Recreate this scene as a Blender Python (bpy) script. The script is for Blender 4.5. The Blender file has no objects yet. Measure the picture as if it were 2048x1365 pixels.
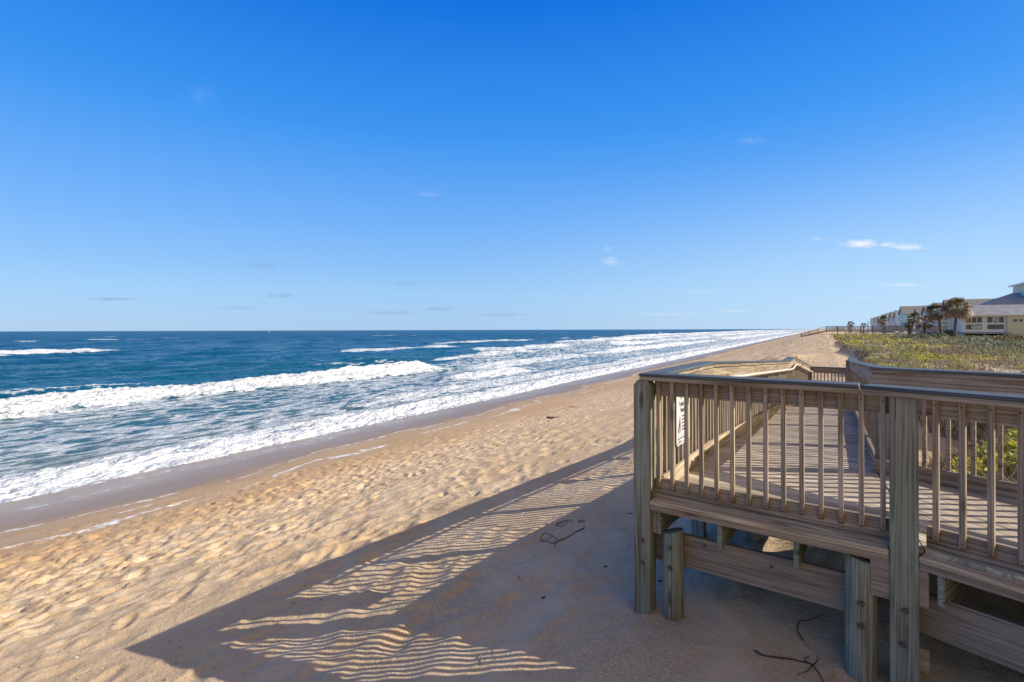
import bpy, bmesh, math, random
import numpy as np
from mathutils import Vector, Matrix

scene = bpy.context.scene
COL = scene.collection
R = math.radians
random.seed(7)

# ------------------------------------------------------------------ camera, sky, sun, exposure
CAMZ = 5.2                       # metres above the sea
cam_d = bpy.data.cameras.new('camera')
cam = bpy.data.objects.new('camera', cam_d)
COL.objects.link(cam)
cam.location = (0, 0, CAMZ)
cam.rotation_euler = (R(90), R(0.17), 0)
cam_d.sensor_width = 36.0
cam_d.lens = 1000.0 / 2048.0 * 36.0
cam_d.shift_y = -0.0110
cam_d.clip_start = 0.05
cam_d.clip_end = 60000
scene.camera = cam

SUN_EL = 28.6
SUN_DIR = Vector((0.997, -0.075, 0)).normalized() * math.cos(R(SUN_EL)) + Vector((0, 0, math.sin(R(SUN_EL))))
sd = bpy.data.lights.new('sun', 'SUN')
sun = bpy.data.objects.new('sun', sd)
COL.objects.link(sun)
sd.energy = 5.0
sd.angle = R(0.30)
sd.color = (1.0, 0.92, 0.765)
sun.rotation_euler = SUN_DIR.to_track_quat('Z', 'Y').to_euler()

scene.view_settings.view_transform = 'Standard'
scene.view_settings.look = 'None'
scene.view_settings.gamma = 1.0
scene.view_settings.exposure = 0.45
scene.cycles.max_bounces = 6
scene.cycles.diffuse_bounces = 3
scene.cycles.glossy_bounces = 3
scene.cycles.transparent_max_bounces = 8
scene.cycles.use_denoising = True

world = bpy.data.worlds.new('World')
scene.world = world
world.use_nodes = True
wn, wl = world.node_tree.nodes, world.node_tree.links
wn.clear()
w_out = wn.new('ShaderNodeOutputWorld')
w_bg = wn.new('ShaderNodeBackground')
w_bg.inputs['Strength'].default_value = 0.125
w_sky = wn.new('ShaderNodeTexSky')
w_sky.sky_type = 'NISHITA'
w_sky.sun_disc = False
w_sky.sun_elevation = R(SUN_EL)
w_sky.sun_rotation = math.atan2(SUN_DIR.x, SUN_DIR.y)
w_sky.air_density = 1.0
w_sky.dust_density = 0.2
w_sky.ozone_density = 3.0
w_sky.altitude = 0
w_hs = wn.new('ShaderNodeHueSaturation')
w_hs.inputs['Saturation'].default_value = 1.3
w_hs.inputs['Value'].default_value = 1.0
wl.new(w_sky.outputs[0], w_hs.inputs['Color'])


def wmath(op, a, b=None, clamp=False):
    n = wn.new('ShaderNodeMath')
    n.operation = op
    n.use_clamp = clamp
    for i, v in enumerate((a, b)):
        if v is None:
            continue
        if isinstance(v, (int, float)):
            n.inputs[i].default_value = v
        else:
            wl.new(v, n.inputs[i])
    return n.outputs[0]


# small fair-weather clouds low in the northern sky: bearing and height as tangents, sizes likewise
SKYK = 6.9
CLOUDS = [(0.700, 0.170, 0.048, 0.0095, 1.0), (0.745, 0.168, 0.03, 0.006, .8), (0.795, 0.163, 0.048, 0.0075, .9), (0.610, 0.180, 0.014, 0.005, .35),
          (0.780, 0.087, 0.050, 0.0050, .45), (0.200, 0.135, 0.022, 0.0110, .35), (0.192, 0.161, 0.014, 0.006, .28),
          (-0.165, 0.272, 0.030, 0.010, .12), (-0.620, 0.470, 0.040, 0.030, .05), (0.48, 0.376, 0.04, 0.012, .10),
          (-0.80, 0.064, 0.060, 0.0040, -.50), (-0.46, 0.070, 0.040, 0.006, -.42), (-0.50, 0.128, 0.05, 0.009, -.30),
          (-0.24, 0.035, 0.07, 0.005, -.32), (-0.15, 0.042, 0.04, 0.005, -.34), (-0.02, 0.030, 0.08, 0.005, -.30),
          (-0.21, 0.092, 0.03, 0.006, -.28), (-0.55, 0.045, 0.05, 0.005, -.30), (0.38, 0.075, 0.04, 0.004, .22),
          (0.44, 0.036, 0.05, 0.004, .30), (0.70, 0.062, 0.04, 0.004, .25), (0.30, 0.030, 0.08, 0.004, .25),
          (-0.36, 0.014, 0.25, 0.003, -.12), (0.1, 0.020, 0.2, 0.003, -.08)]
tc = wn.new('ShaderNodeTexCoord')
sx = wn.new('ShaderNodeSeparateXYZ')
wl.new(tc.outputs['Generated'], sx.inputs[0])
ymax = wmath('MAXIMUM', sx.outputs[1], 0.05)
az = wmath('DIVIDE', sx.outputs[0], ymax)
el = wmath('DIVIDE', sx.outputs[2], ymax)
cmb = wn.new('ShaderNodeCombineXYZ')
wl.new(wmath('MULTIPLY', az, 40.0), cmb.inputs[0])
wl.new(wmath('MULTIPLY', el, 150.0), cmb.inputs[1])
cn = wn.new('ShaderNodeTexNoise')
cn.inputs['Scale'].default_value = 1.0
cn.inputs['Detail'].default_value = 6
cn.inputs['Roughness'].default_value = 0.6
cn.inputs['Distortion'].default_value = 0.5
wl.new(cmb.outputs[0], cn.inputs[0])
light = dark = None
for (a0, e0, sa, se, amt) in CLOUDS:
    da = wmath('DIVIDE', wmath('SUBTRACT', az, a0), sa)
    de = wmath('DIVIDE', wmath('SUBTRACT', el, e0), se)
    d = wmath('SQRT', wmath('ADD', wmath('MULTIPLY', da, da), wmath('MULTIPLY', de, de)))
    v = wmath('SUBTRACT', 1.0, d)
    v = wmath('ADD', v, wmath('MULTIPLY', wmath('SUBTRACT', cn.outputs['Fac'], 0.50), 2.6))
    v = wmath('MULTIPLY', wmath('MULTIPLY', v, 0.8, True), abs(amt))
    if amt > 0:
        light = v if light is None else wmath('MAXIMUM', light, v)
    else:
        dark = v if dark is None else wmath('MAXIMUM', dark, v)
front = wmath('GREATER_THAN', sx.outputs[1], 0.1)
light = wmath('MULTIPLY', light, front)
dark = wmath('MULTIPLY', dark, front)
# deep blue by height; warm glow behind the camera, added to lighten the shade
nrm = sx.outputs[2]
rampn = wn.new('ShaderNodeValToRGB')
cr = rampn.color_ramp
SKY = [(0.0, (.36, .60, .94)), (0.07, (.34, .61, .98)), (0.20, (.19, .48, 1.02)), (0.36, (.050, .335, .98)), (0.56, (.0, .175, .82)), (1.0, (.0, .09, .56))]
while len(cr.elements) < len(SKY):
    cr.elements.new(0.5)
for e_, (p_, c_) in zip(cr.elements, SKY):
    e_.position = p_
    e_.color = (*[x * 0.8 for x in c_], 1)
wl.new(nrm, rampn.inputs[0])
scl = wn.new('ShaderNodeMixRGB')
scl.blend_type = 'MULTIPLY'
scl.inputs[0].default_value = 1
scl.inputs[2].default_value = (SKYK, SKYK, SKYK, 1)
wl.new(rampn.outputs[0], scl.inputs[1])
blend = wn.new('ShaderNodeMixRGB')
blend.inputs[0].default_value = 0.88
wl.new(w_hs.outputs[0], blend.inputs[1])
wl.new(scl.outputs[0], blend.inputs[2])
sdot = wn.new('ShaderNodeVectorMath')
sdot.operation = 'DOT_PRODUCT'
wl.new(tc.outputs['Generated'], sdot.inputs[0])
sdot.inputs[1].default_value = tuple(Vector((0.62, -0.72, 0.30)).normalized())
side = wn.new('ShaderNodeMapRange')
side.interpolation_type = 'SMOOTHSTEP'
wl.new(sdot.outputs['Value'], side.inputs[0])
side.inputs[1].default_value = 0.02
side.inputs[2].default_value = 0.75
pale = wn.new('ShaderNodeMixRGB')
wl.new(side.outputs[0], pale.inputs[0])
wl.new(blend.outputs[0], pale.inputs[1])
pale.inputs[2].default_value = (4.15, 3.25, 1.8, 1)  # warm sky glow added to lift shaded surfaces and cut their blue cast
# paler low down on the landward (sunny) side
east = wn.new('ShaderNodeMapRange')
east.interpolation_type = 'SMOOTHSTEP'
wl.new(sx.outputs[0], east.inputs[0])
east.inputs[1].default_value = -0.25
east.inputs[2].default_value = 0.95
low = wn.new('ShaderNodeMapRange')
low.interpolation_type = 'SMOOTHSTEP'
wl.new(sx.outputs[2], low.inputs[0])
low.inputs[1].default_value = 0.32
low.inputs[2].default_value = 0.0
ef = wmath('MULTIPLY', wmath('MULTIPLY', east.outputs[0], low.outputs[0]), 0.62)
em = wn.new('ShaderNodeMixRGB')
wl.new(ef, em.inputs[0])
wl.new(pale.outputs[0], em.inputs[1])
em.inputs[2].default_value = (3.6, 4.9, 6.0, 1)
m1 = wn.new('ShaderNodeMixRGB')
wl.new(light, m1.inputs[0])
wl.new(em.outputs[0], m1.inputs[1])
m1.inputs[2].default_value = (5.4, 5.5, 5.8, 1)
m2 = wn.new('ShaderNodeMixRGB')
wl.new(dark, m2.inputs[0])
wl.new(m1.outputs[0], m2.inputs[1])
m2.inputs[2].default_value = (1.1, 1.6, 2.7, 1)
wl.new(m2.outputs[0], w_bg.inputs[0])
wl.new(w_bg.outputs[0], w_out.inputs[0])

# ------------------------------------------------------------------ maths helpers
DX, DY = 0.5243, 0.8515          # direction of the coast
ANG = math.atan2(-DX, DY)        # rotation of the coast frame (x = inland, y = along the coast)


def to_pq(X, Y):
    return X * DY - Y * DX, X * DX + Y * DY


def to_xy(p, q):
    return p * DY + q * DX, -p * DX + q * DY


def smooth(a, b, x):
    t = np.clip((np.asarray(x, float) - a) / (b - a), 0, 1)
    return t * t * (3 - 2 * t)


def pnoise(x, y, seed=0):
    """gradient noise, about -1..1"""
    x = np.asarray(x, float)
    y = np.asarray(y, float)
    ix = np.floor(x).astype(np.int64)
    iy = np.floor(y).astype(np.int64)
    fx = x - ix
    fy = y - iy
    u = fx * fx * fx * (fx * (fx * 6 - 15) + 10)
    v = fy * fy * fy * (fy * (fy * 6 - 15) + 10)

    def g(i, j, dx, dy):
        h = (i * 374761393 + j * 668265263 + seed * 974634777) & 0xffffffff
        h = ((h ^ (h >> 13)) * 1274126177) & 0xffffffff
        h = (h ^ (h >> 16)) & 0xffff
        a = h * (2 * math.pi / 65536.0)
        return np.cos(a) * dx + np.sin(a) * dy
    n00 = g(ix, iy, fx, fy)
    n10 = g(ix + 1, iy, fx - 1, fy)
    n01 = g(ix, iy + 1, fx, fy - 1)
    n11 = g(ix + 1, iy + 1, fx - 1, fy - 1)
    return (n00 * (1 - u) * (1 - v) + n10 * u * (1 - v) + n01 * (1 - u) * v + n11 * u * v) * 1.5


def fbm(x, y, seed=0, octv=4, rough=0.5):
    s = 0
    a = 1.0
    f = 1.0
    for k in range(octv):
        s = s + a * pnoise(x * f, y * f, seed + k * 17)
        a *= rough
        f *= 2.03
    return s


W = {}


def tag(o, label=None, cat=None, group=None, kind=None):
    if label:
        o['label'] = label
    if cat:
        o['category'] = cat
    if group:
        o['group'] = group
    if kind:
        o['kind'] = kind
    return o


def link(o, parent=None, M=None):
    COL.objects.link(o)
    M = M or Matrix.Identity(4)
    W[o.name] = M.copy()
    if parent is not None:
        o.parent = parent
        o.matrix_basis = W[parent.name].inverted() @ M
    else:
        o.matrix_basis = M
    return o


def empty(name, loc, rz=0):
    o = bpy.data.objects.new(name, None)
    o.empty_display_size = 0.3
    return link(o, None, Matrix.Translation(loc) @ Matrix.Rotation(rz, 4, 'Z'))


def mesh_obj(name, verts, faces, mat, parent=None, M=None, smooth_=False):
    me = bpy.data.meshes.new(name)
    me.from_pydata([tuple(v) for v in verts], [], faces)
    if smooth_:
        me.shade_smooth()
    me.materials.append(mat)
    return link(bpy.data.objects.new(name, me), parent, M)


def bm_obj(name, bm, mat, parent=None, M=None, smooth_=False):
    me = bpy.data.meshes.new(name)
    bmesh.ops.recalc_face_normals(bm, faces=bm.faces)
    bm.to_mesh(me)
    bm.free()
    if smooth_:
        me.shade_smooth()
    me.materials.append(mat)
    return link(bpy.data.objects.new(name, me), parent, M)


def grid_mesh(name, px, qy, Z, mat, attrs=None, smooth_=True):
    """px (n) and qy (m) coordinates; Z (n, m)"""
    n, m = len(px), len(qy)
    P, Q = np.meshgrid(px, qy, indexing='ij')
    co = np.stack([P, Q, Z], -1).reshape(-1, 3)
    idx = np.arange(n * m).reshape(n, m)
    f = np.stack([idx[:-1, :-1], idx[1:, :-1], idx[1:, 1:], idx[:-1, 1:]], -1).reshape(-1, 4)
    me = bpy.data.meshes.new(name)
    me.vertices.add(len(co))
    me.vertices.foreach_set('co', co.astype(np.float32).ravel())
    me.loops.add(f.size)
    me.loops.foreach_set('vertex_index', f.astype(np.int32).ravel())
    me.polygons.add(len(f))
    me.polygons.foreach_set('loop_start', (np.arange(len(f)) * 4).astype(np.int32))
    me.update(calc_edges=True)
    if smooth_:
        me.shade_smooth()
    for k, v in (attrs or {}).items():
        a = me.attributes.new(k, 'FLOAT', 'POINT')
        a.data.foreach_set('value', np.asarray(v, np.float32).ravel())
    me.materials.append(mat)
    o = bpy.data.objects.new(name, me)
    return link(o, None, Matrix.Rotation(ANG, 4, 'Z'))


def poly_soup(name, co, nper, mat, parent=None, M=None, attr=None):
    """co (nfaces*nper, 3) separate faces"""
    co = np.asarray(co, np.float32).reshape(-1, 3)
    nf = len(co) // nper
    me = bpy.data.meshes.new(name)
    me.vertices.add(len(co))
    me.vertices.foreach_set('co', co.ravel())
    me.loops.add(len(co))
    me.loops.foreach_set('vertex_index', np.arange(len(co), dtype=np.int32))
    me.polygons.add(nf)
    me.polygons.foreach_set('loop_start', (np.arange(nf) * nper).astype(np.int32))
    me.update(calc_edges=True)
    if attr is not None:
        a = me.attributes.new('tint', 'FLOAT', 'FACE')
        a.data.foreach_set('value', np.asarray(attr, np.float32))
    me.materials.append(mat)
    return link(bpy.data.objects.new(name, me), parent, M)


# ------------------------------------------------------------------ material helpers
class NT:
    def __init__(self, name):
        self.m = bpy.data.materials.new(name)
        self.m.use_nodes = True
        self.n = self.m.node_tree.nodes
        self.l = self.m.node_tree.links
        self.n.clear()
        self.out = self.n.new('ShaderNodeOutputMaterial')
        self.b = self.n.new('ShaderNodeBsdfPrincipled')
        self.l.new(self.b.outputs[0], self.out.inputs[0])

    def put(self, sock, v):
        if isinstance(v, (int, float)):
            sock.default_value = v
        elif isinstance(v, (tuple, list)):
            if len(v) == 3 and sock.type == 'RGBA':
                v = (*v, 1)
            sock.default_value = v
        else:
            self.l.new(v, sock)

    def set(self, **k):
        for a, v in k.items():
            self.put(self.b.inputs[a.replace('_', ' ')], v)
        return self

    def math(self, op, a, b=0.0, clamp=False):
        n = self.n.new('ShaderNodeMath')
        n.operation = op
        n.use_clamp = clamp
        self.put(n.inputs[0], a)
        self.put(n.inputs[1], b)
        return n.outputs[0]

    def noise(self, vec, scale, detail=4, rough=0.5, dist=0.0):
        n = self.n.new('ShaderNodeTexNoise')
        self.put(n.inputs['Vector'], vec)
        n.inputs['Scale'].default_value = scale
        n.inputs['Detail'].default_value = detail
        n.inputs['Roughness'].default_value = rough
        n.inputs['Distortion'].default_value = dist
        return n.outputs['Fac']

    def voronoi(self, vec, scale, feature='F1', out='Distance', rand=1.0):
        n = self.n.new('ShaderNodeTexVoronoi')
        n.feature = feature
        self.put(n.inputs['Vector'], vec)
        n.inputs['Scale'].default_value = scale
        n.inputs['Randomness'].default_value = rand
        return n.outputs[out]

    def mapping(self, vec, scale=(1, 1, 1), loc=(0, 0, 0), rot=(0, 0, 0)):
        n = self.n.new('ShaderNodeMapping')
        self.put(n.inputs[0], vec)
        self.put(n.inputs['Location'], loc)
        n.inputs['Rotation'].default_value = rot
        n.inputs['Scale'].default_value = scale
        return n.outputs[0]

    def ramp(self, fac, stops, interp='LINEAR'):
        n = self.n.new('ShaderNodeValToRGB')
        self.put(n.inputs[0], fac)
        cr = n.color_ramp
        cr.interpolation = interp
        while len(cr.elements) < len(stops):
            cr.elements.new(0.5)
        for e, (p, c) in zip(cr.elements, stops):
            e.position = p
            e.color = (*c, 1) if not isinstance(c, (int, float)) else (c, c, c, 1)
        return n.outputs[0]

    def mix(self, fac, a, b, mode='MIX'):
        n = self.n.new('ShaderNodeMixRGB')
        n.blend_type = mode
        self.put(n.inputs[0], fac)
        self.put(n.inputs[1], a)
        self.put(n.inputs[2], b)
        return n.outputs[0]

    def remap(self, v, a, b, c=0.0, d=1.0, kind='SMOOTHSTEP'):
        n = self.n.new('ShaderNodeMapRange')
        n.interpolation_type = kind
        self.put(n.inputs[0], v)
        for i, x in enumerate((a, b, c, d)):
            self.put(n.inputs[i + 1], x)
        return n.outputs[0]

    def attr(self, name, out='Fac'):
        n = self.n.new('ShaderNodeAttribute')
        n.attribute_name = name
        return n.outputs[out]

    def coord(self, which='Object'):
        return self.n.new('ShaderNodeTexCoord').outputs[which]

    def sep(self, v):
        n = self.n.new('ShaderNodeSeparateXYZ')
        self.put(n.inputs[0], v)
        return n.outputs

    def comb(self, x, y, z=0.0):
        n = self.n.new('ShaderNodeCombineXYZ')
        for i, v in enumerate((x, y, z)):
            self.put(n.inputs[i], v)
        return n.outputs[0]

    def rnd(self):
        return self.n.new('ShaderNodeObjectInfo').outputs['Random']

    def bump(self, h, strength=0.5, dist=0.01, normal=None):
        n = self.n.new('ShaderNodeBump')
        self.put(n.inputs['Strength'], strength)
        n.inputs['Distance'].default_value = dist
        self.put(n.inputs['Height'], h)
        if normal is not None:
            self.put(n.inputs['Normal'], normal)
        self.l.new(n.outputs[0], self.b.inputs['Normal'])
        return n.outputs[0]


def wood(name, dark, mid, light, green=None, gscale=1.0, rust=None, plank=False, knots=True, rough=0.8):
    t = NT(name)
    co = t.coord()
    if plank:
        r = t.attr('tint')
    else:
        r = t.rnd()
    off = t.comb(t.math('MULTIPLY', r, 37.0), t.math('MULTIPLY', r, 71.0), t.math('MULTIPLY', r, 13.0))
    n = t.n.new('ShaderNodeVectorMath')
    n.operation = 'ADD'
    t.put(n.inputs[0], co)
    t.put(n.inputs[1], off)
    v = n.outputs[0]
    # broad cathedral grain
    warp = t.noise(t.mapping(v, (0.9, 3, 3)), 1.0, 3, 0.5)
    g1v = t.mapping(v, (0.30 * gscale, 12 * gscale, 12 * gscale))
    base = t.noise(g1v, 1.0, 2, 0.35, 0.25)
    rings = t.math('FRACT', t.math('ADD', t.math('MULTIPLY', base, 9.0), t.math('MULTIPLY', warp, 1.5)))
    rings = t.math('ABSOLUTE', t.math('SUBTRACT', t.math('MULTIPLY', rings, 2.0), 1.0))
    fine = t.noise(t.mapping(v, (2.5, 150, 150)), 1.0, 3, 0.6)
    blot = t.noise(t.mapping(v, (1.2, 5, 5)), 1.0, 4, 0.6)
    fac = t.math('ADD', t.math('MULTIPLY', rings, 0.42), t.math('MULTIPLY', fine, 0.5))
    fac = t.math('ADD', fac, t.math('MULTIPLY', t.math('SUBTRACT', blot, 0.5), 0.75))
    col = t.ramp(fac, [(0.12, dark), (0.48, mid), (0.85, light)])
    if green:
        gm = t.remap(t.noise(t.mapping(v, (0.8, 2.2, 2.2)), 1.3, 4, 0.6), 0.35, 0.68)
        col = t.mix(gm, col, t.mix(0.8, col, green, 'MULTIPLY'))
    if knots:
        kd = t.voronoi(t.mapping(v, (1.4, 5.5, 5.5)), 1.0)
        km = t.remap(kd, 0.07, 0.16, 1.0, 0.0)
        col = t.mix(t.math('MULTIPLY', km, 0.7), col, (dark[0] * .55, dark[1] * .42, dark[2] * .35))
    crk = t.remap(t.noise(t.mapping(v, (1.1, 60, 60), (3, 5, 7)), 1.0, 2, 0.5), 0.685, 0.72)
    col = t.mix(t.math('MULTIPLY', crk, 0.75), col, (dark[0] * .35, dark[1] * .3, dark[2] * .3))
    if rust:
        sc_ = t.sep(co)
        for nx in (.045, .955):
            dx_ = t.math('SUBTRACT', sc_[0], nx)
            dd_ = t.math('SQRT', t.math('ADD', t.math('MULTIPLY', dx_, dx_), t.math('MULTIPLY', sc_[2], sc_[2])))
            col = t.mix(t.remap(dd_, .0065, .0045, 0.0, .9), col, (.03, .022, .018))
        xs = t.sep(co)[0]
        nz = t.noise(t.mapping(v, (9, 40, 40)), 1.0, 3)
        rm = t.remap(t.math('ADD', xs, t.math('MULTIPLY', nz, 0.12)), rust[0], rust[1], 0.0, 1.0)
        rm = t.math('MULTIPLY', rm, t.remap(t.rnd(), 0.35, 1.0, 0.05, 0.8))
        col = t.mix(rm, col, (0.13, 0.045, 0.015))
    bright = t.remap(r, 0.0, 1.0, 0.82, 1.16, 'LINEAR')
    col = t.mix(1.0, col, t.comb(bright, bright, bright), 'MULTIPLY')
    t.set(Base_Color=col, Roughness=rough)
    t.b.inputs['Specular IOR Level'].default_value = 0.25
    t.bump(t.math('ADD', t.math('MULTIPLY', fine, 0.6), t.math('MULTIPLY', rings, 0.5)), 0.5, 0.0025)
    return t.m


def plain(name, col, rough=0.6, metal=0.0, var=0.15, scale=8.0, bump=0.0, spec=0.5):
    t = NT(name)
    nz = t.noise(t.coord(), scale, 4, 0.6)
    f = t.remap(nz, 0.3, 0.7, 1 - var, 1 + var, 'LINEAR')
    t.set(Base_Color=t.mix(1.0, col, t.comb(f, f, f), 'MULTIPLY'), Roughness=rough, Metallic=metal)
    t.b.inputs['Specular IOR Level'].default_value = spec
    if bump:
        t.bump(nz, bump, 0.01)
    return t.m


M_RAIL = wood('weathered_rail_wood', (.13, .100, .076), (.31, .243, .186), (.45, .37, .295))
M_BAL = wood('weathered_baluster_wood', (.135, .103, .078), (.35, .272, .205), (.51, .41, .32), rust=(0.86, 1.06))
M_DECK = wood('deck_plank_wood', (.18, .145, .105), (.44, .365, .275), (.66, .56, .43), plank=True, knots=False)
M_PALE = wood('pale_sunlit_worn_wood', (.20, .15, .10), (.46, .355, .245), (.64, .53, .39))  # light weathered wood, with sunlit paleness put into its colour too
M_GREEN = wood('green_treated_post_wood', (.105, .10, .078), (.255, .245, .20), (.37, .36, .30), green=(.80, .93, .84), gscale=1.2)
M_BEAM = wood('grey_brown_beam_wood', (.17, .132, .105), (.31, .25, .20), (.40, .335, .275), gscale=1.3)
M_CAP = wood('grey_composite_cap', (.055, .064, .074), (.080, .093, .106), (.12, .135, .15), knots=False, rough=0.55)
M_TUBE = plain('pale_handrail_tube', (.62, .57, .48), 0.45)
M_BOLT = plain('rusty_galvanised_bolt', (.15, .13, .115), 0.45, 0.7, 0.5, 60)

# ------------------------------------------------------------------ the beach and the dune
FAR_A0 = (3.73, 5.20)                       # inner corner of the boardwalk
FAR_N = (0.801, 0.599)                      # outward normal of its landward railing


def wob(q):
    return 0.5 * pnoise(q * 0.045, 0 * q + 3.3, 5) + 0.35 * pnoise(q * 0.21, 0 * q + 8.3, 6)


def ground_parts(p, q):
    p = np.asarray(p, float)
    q = np.asarray(q, float)
    X, Y = to_xy(p, q)
    z = 0.133 * (np.minimum(p, 1.0) + 21.4)
    wide = np.maximum(p + 21.4, 0) / 21.4
    z = z + 0.06 * pnoise(p * 0.22, q * 0.10, 11) * np.clip(wide, 0, 1)
    rise = 0.95 * smooth(28, 115, q) * smooth(-13, -1, p)
    z = z + rise
    w = 0.7 * pnoise(q * 0.16, 0 * q + 1.5, 21) + 0.35 * pnoise(q * 0.5, 0 * q + 9.5, 22)
    e = (X - FAR_A0[0]) * FAR_N[0] + (Y - FAR_A0[1]) * FAR_N[1] + 0.30
    ne = smooth(30, 8, q)
    r = np.minimum(p - 2.0 + w * smooth(4, 14, q) + 1.5 * smooth(12, 6, q), np.where(q < 40, e + (1 - ne) * 20, 50))
    S = smooth(-0.55, 0.75, r)
    H = 3.50 + 0.012 * np.clip(p - 1, 0, 14) + 0.10 * fbm(p * 0.45, q * 0.30, 31, 3) * smooth(1, 4, p) \
        + 0.05 * fbm(p * 1.3, q * 1.1, 33, 2) + 0.22 * smooth(20, 110, q)
    H = H - 0.35 * smooth(8, 16, p)
    dune = z + S * (H - z)
    return dune, S


def ground(p, q):
    return ground_parts(p, q)[0]


def gz(X, Y):
    p, q = to_pq(np.array([float(X)]), np.array([float(Y)]))
    return float(ground(p, q)[0])


def spaced(a, b, s0, growth):
    out = [a]
    s = s0
    while out[-1] < b:
        out.append(out[-1] + s)
        s *= growth
    out[-1] = b
    return out


pa = list(-np.array(spaced(8.0, 13.0, 0.032, 1.008)))[::-1]
pa0 = list(-np.array(spaced(13.0, 30.0, 0.09, 1.02)))[::-1]
pgrid = pa0[:-1] + pa[:-1] + list(np.arange(-8.0, 1.6, 0.026)) + spaced(1.6, 500, 0.045, 1.035)
qa = [-120, -80, -50, -30, -20, -13, -9, -6.5, -4.5, -3, -2, -1.2, -0.6]
qgrid = qa + list(np.arange(-0.2, 1.5, 0.05)) + list(np.arange(1.5, 9.0, 0.026)) + spaced(9.0, 26000, 0.03, 1.018)
pgrid = np.array(pgrid)
qgrid = np.array(qgrid)
P, Q = np.meshgrid(pgrid, qgrid, indexing='ij')
Z, S = ground_parts(P, Q)


def billow(x, y, seed):
    return np.abs(pnoise(x, y, seed))


# wind-rounded mounds of old footprints, and firmer trodden sand further down
soft = smooth(-9.4, -7.6, P + 0.6 * pnoise(P * 0.3, Q * 0.3, 51)) * (1 - smooth(150, 400, Q))
wx = P + 0.12 * pnoise(P * 1.7, Q * 1.7, 41)
wy = Q + 0.12 * pnoise(P * 1.7, Q * 1.7, 42)
near_q = 1 - smooth(35, 70, Q)
mound = (0.30 - billow(wx * 1.45, wy * 1.15, 43)) * 0.066 + (0.3 - billow(wx * 3.3, wy * 2.6, 44)) * 0.034 \
    + 0.003 * pnoise(wx * 9, wy * 7, 45)
mound = mound * np.clip(0.70 + 1.1 * pnoise(P * 0.40, Q * 0.33, 46), .12, 1.5)
quiet = 1 - 0.5 * smooth(-3.2, -1.8, P) * smooth(8, 4, Q)      # calmer sand in the lee of the boardwalk
Z += soft * near_q * mound * quiet * (1 - 0.6 * S)
Z += (1 - near_q) * soft * (1 - S) * 0.07 * fbm(P * 0.9, Q * 0.5, 47, 3)
trod = smooth(-11.8, -10.6, P + 0.5 * pnoise(P * 0.4, Q * 0.25, 52)) * (1 - smooth(-8.6, -7.2, P)) * near_q
Z += trod * (0.3 - billow(P * 3.6, Q * 2.6, 48)) * 0.035 * (0.6 + 0.8 * pnoise(P * 0.5, Q * 0.4, 49))
Z += trod * 0.010 * pnoise(P * 9, Q * 8, 50)

rng = np.random.default_rng(5)


def stamp(pc, qc, a, L, Wd, depth, rim, power):
    i0, i1 = np.searchsorted(pgrid, (pc - L, pc + L))
    j0, j1 = np.searchsorted(qgrid, (qc - L, qc + L))
    if i1 - i0 < 3 or j1 - j0 < 3:
        return
    pp, qq = P[i0:i1, j0:j1] - pc, Q[i0:i1, j0:j1] - qc
    u = (pp * math.cos(a) + qq * math.sin(a)) / (L * 0.5)
    v = (-pp * math.sin(a) + qq * math.cos(a)) / (Wd * 0.5)
    d = np.sqrt(u * u + v * v)
    Z[i0:i1, j0:j1] += -depth * np.exp(-d ** power) + rim * np.exp(-((d - 1.45) / 0.38) ** 2)


for k in range(5200):
    zone = rng.random()
    if zone < 0.62:
        pc = rng.normal(-9.7, 1.1)
        if rng.random() < .4:
            pc = -11.3 + rng.normal(0, 0.9)
        qc = 1.5 + 48 * rng.random() ** 1.5
        dep, pw = rng.uniform(.014, .034), 3
    else:
        pc = rng.uniform(-9.5, 1.0)
        qc = 1.5 + 50 * rng.random() ** 1.3
        dep, pw = rng.uniform(.008, .024), 2
        if pc > -3 and qc < 8:
            dep *= .35
    if pc < -13.4:
        continue
    a = R(90) + rng.normal(0, 0.5) + (math.pi if rng.random() < .5 else 0)
    sc = rng.uniform(0.8, 1.25)
    wd = 0.135 if pw == 3 else 0.20
    stamp(pc, qc, a, (0.30 if pw == 3 else .36) * sc, wd * sc, dep, dep * 0.38, pw)
Z += 0.50 * np.exp(-((P + 2.6) / 1.7) ** 2 - ((Q - 46.0) / 4.5) ** 2) * (1 + .3 * pnoise(P * .9, Q * .5, 55))
# scooped-out sand round the two piles and the corner post
for (X, Y, rr, dd) in ((1.436, 4.474, .42, .045), (2.54, 3.645, .50, .04), (2.75, 3.35, 1.0, .17), (1.22, 4.60, .35, .03)):
    pc, qc = to_pq(X, Y)
    i0, i1 = np.searchsorted(pgrid, (pc - 2.8, pc + 2.8))
    j0, j1 = np.searchsorted(qgrid, (qc - 2.8, qc + 2.8))
    d = np.hypot(P[i0:i1, j0:j1] - pc, Q[i0:i1, j0:j1] - qc)
    Z[i0:i1, j0:j1] += -dd * np.exp(-(d / rr) ** 2)


def sand_z(X, Y):
    """height of the modelled sand, footprints and all"""
    p, q = to_pq(X, Y)
    i = min(max(int(np.searchsorted(pgrid, p)), 1), len(pgrid) - 1)
    j = min(max(int(np.searchsorted(qgrid, q)), 1), len(qgrid) - 1)
    a = (p - pgrid[i - 1]) / (pgrid[i] - pgrid[i - 1])
    b = (q - qgrid[j - 1]) / (qgrid[j] - qgrid[j - 1])
    return float((Z[i - 1, j - 1] * (1 - a) + Z[i, j - 1] * a) * (1 - b) + (Z[i - 1, j] * (1 - a) + Z[i, j] * a) * b)



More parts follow.
